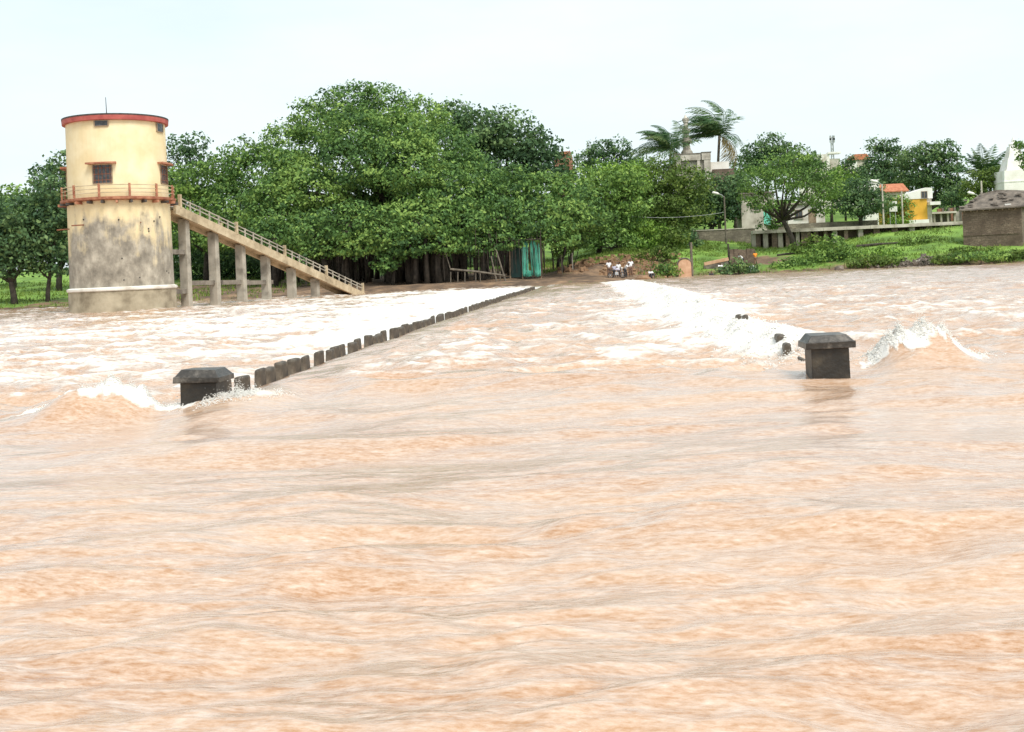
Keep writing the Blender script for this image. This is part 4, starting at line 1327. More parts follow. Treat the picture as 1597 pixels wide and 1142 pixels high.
# ------------------------------------------------------------------ palms
def palm(label, px, py_crown, py_base, Y, nfr, flen, wind, seed, trunk_r=0.17, elev=(-0.25, 1.2), dry=3):
    rg = random.Random(seed)
    xb = X(px, Y)
    crown = P(px, py_crown, Y)
    base = Vector((xb, Y, min(H(xb, Y), Z(px, py_base, Y))))
    root = thing('palm_tree', label, 'palm', base, 0, 'coconut palms on the village hill')
    top = crown - base
    MB().tube([(0.3, 0, -0.5), (0.15, 0, top.z * 0.4), (top.x * 0.6, 0, top.z * 0.75), top], [trunk_r * 1.3, trunk_r, trunk_r * 0.85, trunk_r * 0.9], 8).build(
        'trunk', M['bark_grey'], root, smooth=True)
    for i in range(nfr):
        az = 2 * math.pi * i / nfr * 1.0 + rg.uniform(-.25, .25)
        el = rg.uniform(*elev)
        isdry = i >= nfr - dry
        if isdry:
            el = rg.uniform(-0.7, -0.2)
        d = Vector((math.cos(az) * math.cos(el), math.sin(az) * math.cos(el) * 0.8, math.sin(el)))
        L_ = flen * rg.uniform(0.8, 1.1)
        pts = [top.copy()]
        NSEG = 12
        for s in range(NSEG):
            d = (d + Vector((wind[0], wind[1], -0.085 if not isdry else -0.12)) * (0.55 + s * 0.12)).normalized()
            pts.append(pts[-1] + d * (L_ / NSEG))
        V, Fc = [], []

        def quad(a, b, c, e):
            n0 = len(V)
            V.extend([a, b, c, e])
            Fc.append((n0, n0 + 1, n0 + 2, n0 + 3))
        for s in range(NSEG):
            a, b = pts[s], pts[s + 1]
            dd = (b - a).normalized()
            sd_ = dd.cross(Vector((0, 0, 1)))
            sd_ = sd_.normalized() if sd_.length > 1e-3 else Vector((1, 0, 0))
            upv = sd_.cross(dd)
            w = 0.045 * (1 - s / NSEG) + 0.012
            quad(a - sd_ * w, a + sd_ * w, b + sd_ * w, b - sd_ * w)
            quad(a - upv * w, a + upv * w, b + upv * w, b - upv * w)
            if s < 1:
                continue
            ll = flen * 0.30 * math.sin(math.pi * min(1, (s + 1.5) / (NSEG + 1.5)) ** 0.8)
            for k in range(3):
                o_ = a.lerp(b, k / 3)
                for sg in (-1, 1):
                    ld = (sd_ * sg * 0.75 + dd * 0.55 + Vector((wind[0] * 3.2, wind[1] * 3, -0.38)) + Vector((rg.uniform(-.15, .15), rg.uniform(-.15, .15), rg.uniform(-.2, .1)))).normalized()
                    tip = o_ + ld * ll * rg.uniform(.8, 1.1)
                    mid_ = o_.lerp(tip, 0.45)
                    ww = dd * 0.075
                    quad(o_ - ww * .5, mid_ - ww, tip, mid_ + ww)
        o = raw('frond', V, Fc, M['leaf_dry' if isdry else 'leaf_palm'], root)
        at = o.data.attributes.new('tint', 'FLOAT', 'FACE')
        base_t = rg.uniform(0.2, 0.8)
        at.data.foreach_set('value', np.clip(base_t + np.random.default_rng(seed + i).normal(0, .15, len(Fc)), 0, 1).astype(np.float32))
    return root


palm('windblown palm with fronds swept left and a tall bare trunk above the hill', 1122, 212, 262, 172, 30, 7.4, (-0.15, 0.02), 5, 0.22, (0.0, 1.45), 3)
palm('lower windblown palm sunk among trees left of the ruined terrace', 1046, 234, 262, 168, 28, 6.4, (-0.12, 0.02), 9, 0.2, (0.0, 1.35))
palm('upright palm behind the stone hut at the right', 1536, 276, 300, 168, 20, 5.2, (0.0, 0.0), 13, 0.2, (0.5, 1.35), 2)

# ------------------------------------------------------------------ village buildings
def place(px, Y, name, label, cat, zbase=None, group=None):
    x = X(px, Y)
    return thing(name, label, cat, (x, Y, H(x, Y) if zbase is None else zbase), 0, group)


def rect(root, pxa, pxb, pya, pyb, Y):
    """pixel rectangle at depth Y -> local x0, x1, z0 (bottom), z1 (top)"""
    pc = (pxa + pxb) / 2
    o = root.location
    return X(pxa, Y) - o.x, X(pxb, Y) - o.x, Z(pc, pyb, Y) - o.z, Z(pc, pya, Y) - o.z


def add_window(root, x0, x1, z0, z1, y, frame='wood', pane='glass_dark', sill=True):
    w = MB().box2((x0, y - 0.03, z0), (x1, y + 0.12, z1)).build('window', M[pane], root)
    fr = MB()
    t = 0.07
    fr.box2((x0 - t, y - 0.07, z0), (x0, y + 0.1, z1))
    fr.box2((x1, y - 0.07, z0), (x1 + t, y + 0.1, z1))
    fr.box2((x0 - t, y - 0.07, z1), (x1 + t, y + 0.1, z1 + t))
    fr.box2(((x0 + x1) / 2 - 0.025, y - 0.06, z0), ((x0 + x1) / 2 + 0.025, y - 0.035, z1))
    fr.build('frame', M[frame], w)
    if sill:
        MB().box2((x0 - 0.15, y - 0.15, z0 - 0.1), (x1 + 0.15, y + 0.1, z0 - 0.003)).build('sill', M['concrete'], w)
    return w


def add_door(root, x0, x1, z0, z1, y, mat='wood'):
    d = MB().box2((x0, y - 0.04, z0), (x1, y + 0.1, z1)).build('door', M[mat], root)
    MB().box2((x1 - 0.16, y - 0.09, z0 + 1.0), (x1 - 0.10, y - 0.045, z0 + 1.12)).build('handle', M['dark_metal'], d)
    return d


# stone hut at the right, long low roof of earth and tiles
Yh = 127.0
hut = place(1549, Yh, 'stone_hut', 'dark rubble stone hut with sagging low roof at right end of the bank', 'hut')
hut.rotation_euler.z = R(-24)
x0, x1, z0, z1 = rect(hut, 1506, 1594, 324, 388, Yh)
dpt = 5.5
MB().box2((x0, 0, -1.2), (x1, dpt, z1)).build('wall', M['rubble_wall'], hut)
rf = MB()
zr = Z(1555, 298, Yh + 2.5) - hut.location.z
rf.v += [Vector(p) for p in ((x0 - .3, -.45, z1 - .05), (x1 + .3, -.45, z1 + .02), (x1 + .3, dpt + .4, z1), (x0 - .3, dpt + .4, z1),
                             (x0 + 1.6, 2.4, zr - .25), (x0 + 3.2, 2.6, zr + .1), (x1 - 1.0, 2.7, zr), (x1 + .2, 2.7, zr - .15),
                             (x0 - .3, -.45, z1 - .2), (x1 + .3, -.45, z1 - .13), (x1 + .3, dpt + .4, z1 - .15), (x0 - .3, dpt + .4, z1 - .15))]
rf.f += [(0, 1, 7, 6, 5, 4), (2, 3, 4, 5, 6, 7), (3, 0, 4), (1, 2, 7), (8, 9, 1, 0), (9, 10, 2, 1), (10, 11, 3, 2), (11, 8, 0, 3), (11, 10, 9, 8)]
roof = rf.build('roof', M['old_roof'] if 'old_roof' in M else M['concrete_dark'], hut)
for _ in range(24):
    u, w_ = random.random(), random.random()
    MB().box((x0 + u * (x1 - x0), -.35 + w_ * 2.4, z1 + 0.06 + w_ * (zr - z1) * 0.92), (random.uniform(.25, .6), random.uniform(.2, .4), random.uniform(.05, .1)),
             random.uniform(-.4, .4), 0.3, jit=.03).build('roof_stone', M['old_roof'], roof)
MB().box2((x0 + 4.3, -.25, z1 + .16), (x0 + 4.9, .1, z1 + .32)).build('white_patch', M['white_paint'], roof)
for i in range(9):
    MB().box2((x0 + .2 + i * (x1 - x0 - .5) / 8.5, -.32, z1 - .32), (x0 + .32 + i * (x1 - x0 - .5) / 8.5, .0, z1 - .2)).build('rafter_end', M['wood'], hut)
MB().box2((x0 + .02, -.06, z0 + 1.5), (x1 - .3, 0.0, z0 + 1.62)).build('ledge', M['rubble_wall'], hut)

# yellow building with white gable wall
Yy = 158.0
yb = place(1440, Yy, 'yellow_building', 'mustard yellow building with sloping white top wall and white kerb', 'building')
x0, x1, z0, z1 = rect(yb, 1388, 1450, 311, 345, Yy)
MB().box2((x0, 0, -1.5), (x1, 5, z1)).build('wall', M['yellow_paint'], yb)
_, _, _, zt = rect(yb, 1440, 1462, 293, 345, Yy)
_, xr, _, _ = rect(yb, 1440, 1459, 293, 345, Yy)
_, _, _, zl = rect(yb, 1410, 1412, 308, 345, Yy)
xg, _, _, _ = rect(yb, 1411, 1459, 293, 345, Yy)
MB().prism([(xg, z1 + .003), (xr, z1 + .003), (xr, zt), (xr - .9, zt + .05), (xg, zl + .25)], -.08, 4.9).build('gable_wall', M['white_paint'], yb)
MB().box2((x1 + .003, .15, -1.5), (xr - .1, 4.9, z1)).build('end_wall', M['old_plaster'], yb)
_, _, _, zw1 = rect(yb, 1440, 1450, 299, 345, Yy)
wx0, wx1, zw0, zw1 = rect(yb, 1442, 1450, 299, 310, Yy)
add_window(yb, wx0, wx1, zw0 + .1, zw1, -.08)
cx0, cx1, cz0, cz1 = rect(yb, 1418, 1449, 343, 348, Yy)
MB().box2((cx0, -.9, cz0 - .3), (cx1, -.003, cz1)).build('kerb', M['white_paint'], yb)
ex0, ex1, ez0, ez1 = rect(yb, 1451, 1467, 315, 320, Yy)
MB().box2((ex0, -1.2, ez0), (ex1, .14, ez1)).build('porch_slab', M['white_paint'], yb)

# low grey shed beside it
gs = place(1475, 160, 'market_shed', 'low grey shed with flat slab roof beside the yellow building', 'shed')
x0, x1, z0, z1 = rect(gs, 1459, 1492, 333, 349, 160)
for i in range(4):
    xx = x0 + (x1 - x0) * (i + .02) / 3.1
    MB().box2((xx, 0, -1.2), (xx + .25, .3, z1)).build('pillar', M['concrete'], gs)
MB().box2((x0, 1.6, -1.2), (x1, 1.8, z1)).build('back_wall', M['concrete_dark'], gs)
MB().box2((x0 - .3, -.4, z1), (x1 + .2, 2.2, z1 + .25)).build('roof_slab', M['old_plaster'], gs)

# house with terracotta roof and white neighbour
th = place(1392, 172, 'tiled_house', 'house with broad terracotta tiled roof among dark trees', 'house')
x0, x1, z0, z1 = rect(th, 1376, 1418, 297, 340, 172)
MB().box2((x0, 0, -1), (x1, 5, z1)).build('wall', M['old_plaster'], th)
_, _, _, zr = rect(th, 1376, 1418, 285, 340, 172)
rf_o = MB().prism([(-.5, z1 - .1), (2.6, zr), (2.75, zr), (5.6, z1 - .1), (5.6, z1 - .25), (-.5, z1 - .25)], x0 - .4, x1 + .3).build('roof', M['red_tile'], th)
# the prism runs along y: turn that roof a quarter so its ridge follows the house
me_ = rf_o.data
for v_ in me_.vertices:
    a_, b_ = v_.co.x, v_.co.y
    v_.co.x, v_.co.y = b_, a_
me_.flip_normals()
add_window(th, x0 + .9, x0 + 1.7, z1 - 2.2, z1 - 1.0, 0)

wh = place(1364, 170, 'white_house', 'small whitewashed house end wall under the street lamp head', 'house')
x0, x1, z0, z1 = rect(wh, 1352, 1376, 280, 340, 170)
MB().box2((x0, 0, -1), (x1, 4, z1 - .6)).build('wall', M['white_paint'], wh)
MB().box2((x1 - 1.3, -.05, -1), (x1 + .05, 4, z1)).build('parapet_wall', M['white_paint'], wh)
add_window(wh, x0 + .25, x0 + .75, z1 - 2.0, z1 - 1.2, 0, sill=False)

# white house higher on the hill with wall
hh_ = place(1290, 222, 'hill_house', 'pale stepped house on top of the hill below the phone mast', 'house')
x0, x1, z0, z1 = rect(hh_, 1277, 1318, 240, 270, 222)
MB().box2((x0, 0, -3), (x1 - 2, 7, z1)).build('wall', M['whitewash_worn'], hh_)
MB().box2((x1 - 1.98, .4, -3), (x1, 7, z1 - .9)).build('side_wall', M['old_plaster'], hh_)
MB().box2((x0 + 2.6, -.25, z1), (x0 + 5.0, 2, z1 + .35)).build('roof_parapet', M['white_paint'], hh_)
add_window(hh_, x0 + .9, x0 + 1.5, z1 - 2.3, z1 - 1.2, 0)
lx0, lx1, lz0, lz1 = rect(hh_, 1252, 1282, 256, 270, 215)
MB().box2((lx0, -7, -3), (lx1, -6.5, lz1)).build('yard_wall', M['whitewash_worn'], hh_)
ex0, ex1, ez0, ez1 = rect(hh_, 1320, 1340, 254, 290, 222)
MB().box2((ex0 + .8, -2, -6), (ex1, 3, ez1)).build('annexe', M['white_paint'], hh_)
add_window(hh_, ex0 + 1.2, ex0 + 1.9, ez1 - 2.6, ez1 - 1.4, -2)

tl = place(1348, 228, 'tiled_house', 'small brown roofed house on the ridge beside the spiky tree', 'house')
x0, x1, z0, z1 = rect(tl, 1336, 1362, 249, 262, 228)
MB().box2((x0, 0, -4), (x1, 5, z1)).build('wall', M['old_plaster'], tl)
MB().prism([(x0 - .3, z1), (x1 + .3, z1), (x1 - .4, z1 + 1.1), (x0 + .5, z1 + 1.1)], -.4, 5.4).build('roof', M['red_tile'], tl)

bh = place(886, 205, 'brick_house', 'red brick house gable showing above the banyan right shoulder', 'house')
x0, x1, z0, z1 = rect(bh, 872, 900, 240, 262, 205)
MB().box2((x0, 0, -6), (x1 - .8, 6, z1)).build('wall', M['brick_red'], bh)
MB().prism([(x1 - .797, -6), (x1, -6), (x1, z1 - .6), (x1 - .4, z1 + .7), (x1 - .797, z1)], .3, 6).build('gable_wall', M['brick_red'], bh)
MB().prism([(x0 - .2, z1 + .003), (x1 - .9, z1 + .003), (x1 - .6, z1 + .45), (x0 + .3, z1 + .35)], -.3, 6.2).build('roof', M['red_tile'], bh)

# ruined terrace on the hill
Yr = 165.0
ru = place(1090, Yr, 'ruined_terrace', 'weathered stone terrace with recessed bays on the hill beside the palms', 'ruin', Z(1090, 275, Yr))
x0, x1, z0, z1 = rect(ru, 1062, 1104, 239, 275, Yr)
x1b = rect(ru, 1104, 1116, 239, 275, Yr)[1]
zm = rect(ru, 1062, 1104, 250, 275, Yr)[3]
MB().box2((x0, .5, -3), (x1b, 5, zm - .02)).build('core_wall', M['old_plaster'], ru)
MB().box2((x0 - .3, 0, zm), (x1 - .35, 5, z1 - .12)).build('parapet_block', M['old_plaster'], ru)
MB().box2((x1 - .2, 0, zm), (x1b, 5, z1)).build('parapet_block', M['old_plaster'], ru)
MB().box2((x0 - .3, -.06, z1 - .117), (x1 - .3, 5, z1 + .02)).build('coping', M['concrete_dark'], ru)
MB().box2((x1 - .25, -.06, z1 + .003), (x1b + .1, 5, z1 + .12)).build('coping', M['concrete_dark'], ru)
for f0, f1 in ((0.0, .13), (.60, .68), (.80, .99)):
    MB().box2((x0 + (x1b - x0) * f0, .05, -3), (x0 + (x1b - x0) * f1, .497, zm - .003)).build('pier', M['old_plaster'], ru)
wx0, wx1, wz0, wz1 = rect(ru, 1116, 1145, 251, 263, Yr)
MB().box2((wx0 + .003, 1, -3), (wx1, 1.5, wz1)).build('low_wall', M['whitewash_worn'], ru)
wx0, wx1, wz0, wz1 = rect(ru, 1118, 1152, 263, 275, Yr)
MB().box2((wx0, .2, -3), (wx1, .9, wz1)).build('retaining_wall', M['rubble_wall'], ru)

lt = place(1079, 170, 'lamp_tower', 'slender tiered stone lamp tower behind the palm fronds', 'tower', Z(1079, 245, 170))
s = 170 / F_PX
prof = [(9, 0), (9, 8), (6, 12), (5, 20), (8, 22), (8, 25), (5, 28), (4, 36), (6.5, 38), (6.5, 41), (3.4, 44), (3, 52), (4.4, 54), (4.4, 58), (2.5, 62), (.6, 66)]
MB().lathe([(r_ * s, z_ * s) for r_, z_ in prof], 14).build('shaft', M['old_plaster'], lt)
for zz in (23, 39, 55):
    for k_ in range(8):
        a_ = k_ * math.pi / 4
        MB().box((math.cos(a_) * 7.4 * s * (1 - zz / 110), math.sin(a_) * 7.4 * s * (1 - zz / 110), (zz + 3) * s), (.25, .25, .35), a_).build('lamp_bracket', M['concrete'], lt)

# grey plastered house partly hidden by the acacia
gh = place(1185, 158, 'plaster_house', 'faded grey plaster house behind the acacia and stone wall', 'house')
x0, x1, z0, z1 = rect(gh, 1160, 1212, 302, 352, 158)
MB().box2((x0, 0, -2), (x1, 5, z1)).build('wall', M['old_plaster'], gh)
MB().box2((x0 - .3, -.4, z1 + .003), (x1 + .3, 5.3, z1 + .2)).build('roof_slab', M['concrete_dark'], gh)
add_window(gh, x0 + 1.6, x0 + 2.5, z1 - 2.2, z1 - 1.0, 0)
add_door(gh, x1 - 1.5, x1 - .5, z0 + .1, z0 + 2.2, 0, 'teal_sheet')
gh2 = place(1260, 158, 'plaster_house', 'pale low house glimpsed through the acacia branches', 'house')
x0, x1, z0, z1 = rect(gh2, 1232, 1290, 318, 352, 158)
MB().box2((x0, 0, -2), (x1, 5, z1)).build('wall', M['whitewash_worn'], gh2)
MB().box2((x0 - .3, -.4, z1 + .003), (x1 + .3, 5.3, z1 + .18)).build('roof_slab', M['concrete'], gh2)
add_window(gh2, x0 + 1.0, x0 + 1.9, z1 - 1.9, z1 - .8, 0)
add_door(gh2, x1 - 2.2, x1 - 1.2, z0 + .1, z0 + 2.2, 0)

# white temple spire at the right edge
Ysp = 155.0
sp = place(1597, Ysp, 'temple_spire', 'white tapering temple spire cut off by the right edge', 'temple')
s = Ysp / F_PX
zz0 = Z(1592, 330, Ysp) - sp.location.z
MB().box((0, 2.0, (zz0 - 1) / 2), (4.4, 4.4, zz0 + 1)).build('base', M['whitewash_worn'], sp)
tiers = [(303, 330, 25.5, 25), (283, 302.6, 24.5, 24), (265, 282.6, 23.5, 22.5), (246, 264.6, 17, 13), (226, 245.6, 11, 7)]
for ya, yb_, w0, w1 in tiers:
    za, zb_ = Z(1592, yb_, Ysp) - sp.location.z, Z(1592, ya, Ysp) - sp.location.z
    MB().box((0, 2.0, (za + zb_) / 2), (2 * w0 * s, 2 * w0 * s, zb_ - za), taper=w1 / w0).build('tier', M['temple_white'] if 'temple_white' in M else M['white_paint'], sp)
    MB().box((0, 2.0, za), (2 * w0 * s + .18, 2 * w0 * s + .18, .14)).build('cornice', M['white_paint'], sp)
zt = Z(1592, 222, Ysp) - sp.location.z
MB().lathe([(.5, 0), (.6, .25), (.3, .5), (.15, .9), (.02, 1.3)], 12, (0, 2.0, zt - .3)).build('finial', M['white_paint'], sp)

# thin dark spire on the skyline
ts = place(1500, 215, 'thin_spire', 'thin dark ball topped spire on the skyline left of the palm', 'spire')
s = 215 / F_PX
b0 = ts.location.z
MB().lathe([(2.2 * s, -2), (1.6 * s, Z(1500, 262, 215) - b0), (.5 * s, Z(1500, 240, 215) - b0), (.25 * s, Z(1500, 220, 215) - b0)], 8).build('shaft', M['concrete_dark'], ts)
for py, r_ in ((262, 3.4), (248, 2.4), (240, 1.5), (231, 1.1)):
    zc = Z(1500, py, 215) - b0
    MB().lathe([(.1, zc - r_ * s), (r_ * s, zc - r_ * s * .3), (r_ * s, zc + r_ * s * .3), (.1, zc + r_ * s)], 10).build('ball', M['dark_metal'], ts)

# lattice phone mast far off
pm = place(1306, 420, 'phone_mast', 'far grey lattice phone mast with antennas above the hill house', 'mast')
b0 = pm.location.z
s = 420 / F_PX
zt, zb_ = Z(1306, 211, 420) - b0, -1
mm = MB()
for sx, sy in ((-1, -1), (1, -1), (1, 1), (-1, 1)):
    mm.tube([(sx * 2.6 * s, sy * 2.6 * s, zb_), (sx * 1.4 * s, sy * 1.4 * s, zt)], .12, 4)
mm.build('leg_frame', M['grey_metal'], pm)
mm = MB()
for i in range(16):
    za, zc = zb_ + (zt - zb_) * i / 16, zb_ + (zt - zb_) * (i + 1) / 16
    ra, rc = (2.6 - 1.2 * i / 16) * s, (2.6 - 1.2 * (i + 1) / 16) * s
    for (ax, ay), (bx_, by_) in (((-1, -1), (1, -1)), ((1, -1), (1, 1)), ((1, 1), (-1, 1)), ((-1, 1), (-1, -1))):
        mm.tube([(ax * ra, ay * ra, za), (bx_ * rc, by_ * rc, zc)], .07, 4)
        mm.tube([(ax * ra, ay * ra, za), (bx_ * ra, by_ * ra, za)], .06, 4)
mm.build('lattice', M['grey_metal'], pm)
for sx in (-1, 1):
    for dz in (-.3, -5.2 * s):
        MB().box((sx * 3.0 * s, -.5, zt + dz - .6), (.5, .3, 1.6)).build('antenna', M['grey_metal'], pm)
MB().box((0, 0, zt - 2.2), (6.4 * s, .2, .2)).build('crossarm', M['grey_metal'], pm)

cw = place(1486, 165, 'compound_wall', 'patched pale compound wall with posts between grey shed and hut', 'wall')
x0, x1, z0, z1 = rect(cw, 1466, 1512, 318, 345, 165)
for i in range(5):
    a_, b_ = x0 + (x1 - x0) * i / 5, x0 + (x1 - x0) * (i + 1) / 5
    MB().box2((a_, 0, -2), (b_ - .02, .4, z1 - random.uniform(.5, 1.3))).build('panel', M['old_plaster' if i % 2 else 'brick_red'], cw)
    MB().box2((b_ - .2, -.12, -2), (b_ + .05, -.003, z1 - .5)).build('post', M['concrete_dark'], cw)

# long stone wall and the slab walkway on piers
sw = place(1120, 150, 'stone_wall', 'long low rubble wall with pale coping behind the grass', 'wall')
x0, x1, z0, z1 = rect(sw, 1082, 1180, 357, 378, 150)
MB().box2((x0, 0, z0 - 1.5), (x1, .5, z1 - .12)).build('wall', M['boundary_stone'], sw)
MB().box2((x0 - .1, -.08, z1 - .117), (x1 + .1, .58, z1)).build('coping', M['old_plaster'], sw)
sw2 = place(1340, 153, 'stone_wall', 'rubble wall behind the walkway under the round dark tree', 'wall')
x0, x1, z0, z1 = rect(sw2, 1200, 1372, 347, 362, 153)
MB().box2((x0, 0, z0 - 2.5), (x1, .5, z1)).build('wall', M['boundary_stone'], sw2)

Yd = 143.0
dk = place(1340, Yd, 'slab_walkway', 'long pale concrete walkway on stone piers along the top of the bank', 'walkway')
x0, x1, z0, z1 = rect(dk, 1176, 1508, 352.5, 357.5, Yd)
nseg = 9
for i in range(nseg):
    a_, b_ = x0 + (x1 - x0) * i / nseg, x0 + (x1 - x0) * (i + 1) / nseg
    MB().box2((a_ + .015, -.3, z0), (b_ - .015, 1.6, z1 + random.uniform(-.02, .02))).build('slab', M['old_plaster'], dk)
for px in (1179, 1184, 1196, 1210, 1219, 1232, 1246, 1255, 1262, 1275, 1290, 1305, 1322, 1345, 1370, 1398, 1425, 1452, 1480, 1503):
    w_ = random.uniform(.35, .8)
    xx = X(px, Yd) - dk.location.x
    MB().box((xx, .5, (z0 - 3) / 2 - .003), (w_, .9, z0 + 3), jit=.03).build('pier', M['pier_stone'] if 'pier_stone' in M else M['concrete'] if random.random() < .4 else M['rubble_wall'], dk)
MB().box2((x0 + .3, 1.2, -3), (x1, 1.5, z0 - .003)).build('back_wall', M['rubble_wall'], dk)

# ------------------------------------------------------------------ bank furniture
# teal sheet shelter under the banyan
Yt = 115.0
tg = place(815, Yt, 'tarpaulin_shelter', 'shelter under the banyan with torn bright teal sheet side', 'shelter')
x0, x1, z0, z1 = rect(tg, 795, 843, 376, 432, Yt)
xm = rect(tg, 815, 843, 376, 432, Yt)[0]


def sheet(xa, xb, za, zb_, y, seed):
    V, Fc = [], []
    nx, nz = 14, 8
    for j in range(nz + 1):
        for i in range(nx + 1):
            u, w_ = i / nx, j / nz
            V.append(Vector((xa + (xb - xa) * u, y + .09 * math.sin(u * 19 + seed) * (0.4 + .6 * (1 - w_)) + .02 * math.sin(w_ * 9), za + (zb_ - za) * w_ + .05 * math.sin(u * 7 + seed) * (1 - w_))))
    for j in range(nz):
        for i in range(nx):
            a_ = j * (nx + 1) + i
            Fc.append((a_, a_ + 1, a_ + nx + 2, a_ + nx + 1))
    return V, Fc


wd = x1 - xm
for xa, xb, zlo in ((xm, xm + wd * .33, 0), (xm + wd * .47, xm + wd * .62, .12), (xm + wd * .64, x1, 0), (xm + wd * .33, xm + wd * .47, None)):
    if zlo is None:
        V, Fc = sheet(xa, xb, z0, z0 + .6, 0, 3)
    else:
        V, Fc = sheet(xa, xb, z0 + zlo, z1, 0, xa)
    o = raw('sheet', V, Fc, M['teal_sheet'], tg, True)
    md = o.modifiers.new('thick', 'SOLIDIFY')
    md.thickness = .015
MB().box2((x0, .3, z0), (xm, .36, z1 - .1)).build('interior_shade', M['teal_in_shade'] if 'teal_in_shade' in M else M['teal_sheet'], tg)  # dark panel standing in for the shaded interior of the shelter
for xx in (x0, xm - .05, x1):
    for yy in (.15, 3.0):
        MB().tube([(xx, yy, -.6), (xx + .05, yy, z1 + .15)], .07, 6).build('post', M['wood'], tg)
MB().box2((x0 - .4, -.3, z1 + .1), (x1 + .2, 3.4, z1 + .18)).build('roof_sheet', M['concrete_dark'], tg)

fp = place(750, 112, 'pole_barrier', 'makeshift barrier of a long pole on stakes with two leaning poles under banyan', 'barrier')


def pp(px, py, Y=112.0):
    return P(px, py, Y) - fp.location


MB().tube([pp(702, 420), pp(745, 424), pp(788, 430)], [.11, .1, .09], 7).build('long_pole', M['bark_grey'], fp)
for a_, b_ in (((766, 400), (776, 446)), ((774, 390), (790, 444))):
    MB().tube([pp(*a_), pp(*b_)], [.07, .09], 6).build('leaning_pole', M['bark_grey'], fp)
for px in (703, 714, 725, 742, 749, 780):
    MB().tube([pp(px, 450), pp(px, 424)], .05, 6).build('stake', M['bark_grey'], fp)
MB().tube([pp(692, 385), pp(702, 418)], .05, 6).build('brace', M['bark_grey'], fp)

# little arched shrine stone
sh_ = place(1066, 119.5, 'shrine_stone', 'small arched orange stone shrine at the waterline beside a post', 'shrine')
x0, x1, z0, z1 = rect(sh_, 1058, 1078, 404, 432, 119.5)
pts = [(x0, -.5), (x1, -.5)] + [((x0 + x1) / 2 + (x1 - x0) / 2 * math.cos(t_), z1 - .55 + .5 * math.sin(t_)) for t_ in np.linspace(0, math.pi, 10)]
MB().prism(pts, 0, .5).build('slab', M['stone_orange'], sh_)
arc = MB()
ap = [((x0 + x1) / 2 + (x1 - x0) * .56 * math.cos(t_), .2, z1 - .55 + .62 * math.sin(t_)) for t_ in np.linspace(-.1, math.pi + .1, 12)]
arc.tube(ap, .09, 6)
arc.build('arch', M['rock'], sh_)
MB().box2((x0 - .2, -.1, -.5), (x1 + .2, .7, .12)).build('step', M['rock'], sh_)


def pole(label, px, pya, pyb, Y, r_=.09, mat='wood', name='post', cat='post'):
    pb = P(px, pyb, Y)
    o = place(px, Y, name, label, cat, min(pb.z, H(pb.x, Y)))
    MB().tube([(0, 0, -.5), (X(px, Y) * 0, 0, Z(px, pya, Y) - o.location.z)], [r_ * 1.1, r_], 8).build('shaft', M[mat], o)
    return o


pole('weathered wooden post beside the orange shrine', 1079, 378, 424, 120.5, .13, 'bark_grey')
pole('short dark post at the left end of the low mud wall', 1137, 380, 408, 128, .1, 'bark')
pole('thin grey fence post near the road right of the shelter', 876, 398, 422, 118, .07, 'bark_grey')
pole('thin pale fence post on the grass right of the road post', 893, 395, 420, 119, .05, 'old_plaster')


def street_lamp(label, px, pya, pyb, Y, mat, arm=-1, group='street lamps'):
    x = X(px, Y)
    zb = min(H(x, Y), Z(px, pyb, Y))
    o = thing('street_lamp', label, 'street lamp', (x, Y, zb), 0, group)
    zt = Z(px, pya, Y) - zb
    MB().tube([(0, 0, -.5), (0, 0, zt)], [.13, .09], 8).build('pole', M[mat], o)
    MB().tube([(0, 0, zt - .15), (arm * .35, -.1, zt + .2), (arm * .75, -.2, zt + .3)], .045, 6).build('arm', M['grey_metal'], o)
    hd = MB()
    hd.tube([(arm * .6, -.18, zt + .30), (arm * .85, -.22, zt + .36), (arm * 1.35, -.3, zt + .5), (arm * 1.5, -.32, zt + .52)], [.08, .17, .17, .06], 8)
    hd.build('lamp_head', M['white_paint'], o, smooth=True)
    return o


street_lamp('street lamp with white head on thin dark pole above the stone wall', 1134, 306, 372, 146, 'bark_grey', -1)
street_lamp('street lamp with white head on tall pale pole beside round dark tree', 1381, 287, 348, 150, 'old_plaster', -1)
street_lamp('street lamp with white head behind the stone hut roof', 1532, 306, 348, 146, 'grey_metal', -1)
pole('tall pale concrete pole at the left end of the yellow building', 1411, 298, 348, 152, .1, 'old_plaster', 'utility_pole', 'pole')
pole('stubby pale pole standing behind the stone hut roof', 1536, 282, 330, 145, .1, 'old_plaster', 'utility_pole', 'pole')
w0, w1 = P(1131, 331, 146), P(985, 338, 142)
pts = [w0.lerp(w1, t_) - Vector((0, 0, 4 * .35 * t_ * (1 - t_))) for t_ in np.linspace(0, 1, 14)]
tag(MB().tube(pts, .02, 4).build('overhead_wire', M['grey_metal']), 'thin pale overhead wire running left from the street lamp pole', 'wire')

# small signs behind the pale pole
sg = place(1396, 154, 'notice_board', 'small faded white notice board with two panels on a leafy verge', 'sign')
for ya, yb_ in ((314, 318), (322, 330)):
    x0, x1, z0, z1 = rect(sg, 1391, 1403, ya, yb_, 154)
    MB().box2((x0, -.05, z0), (x1, .03, z1)).build('panel', M['white_paint'], sg)
for dx in (-.35, .35):
    MB().tube([(dx, .06, -.4), (dx, .06, rect(sg, 1391, 1403, 314, 318, 154)[3])], .04, 6).build('post', M['grey_metal'], sg)

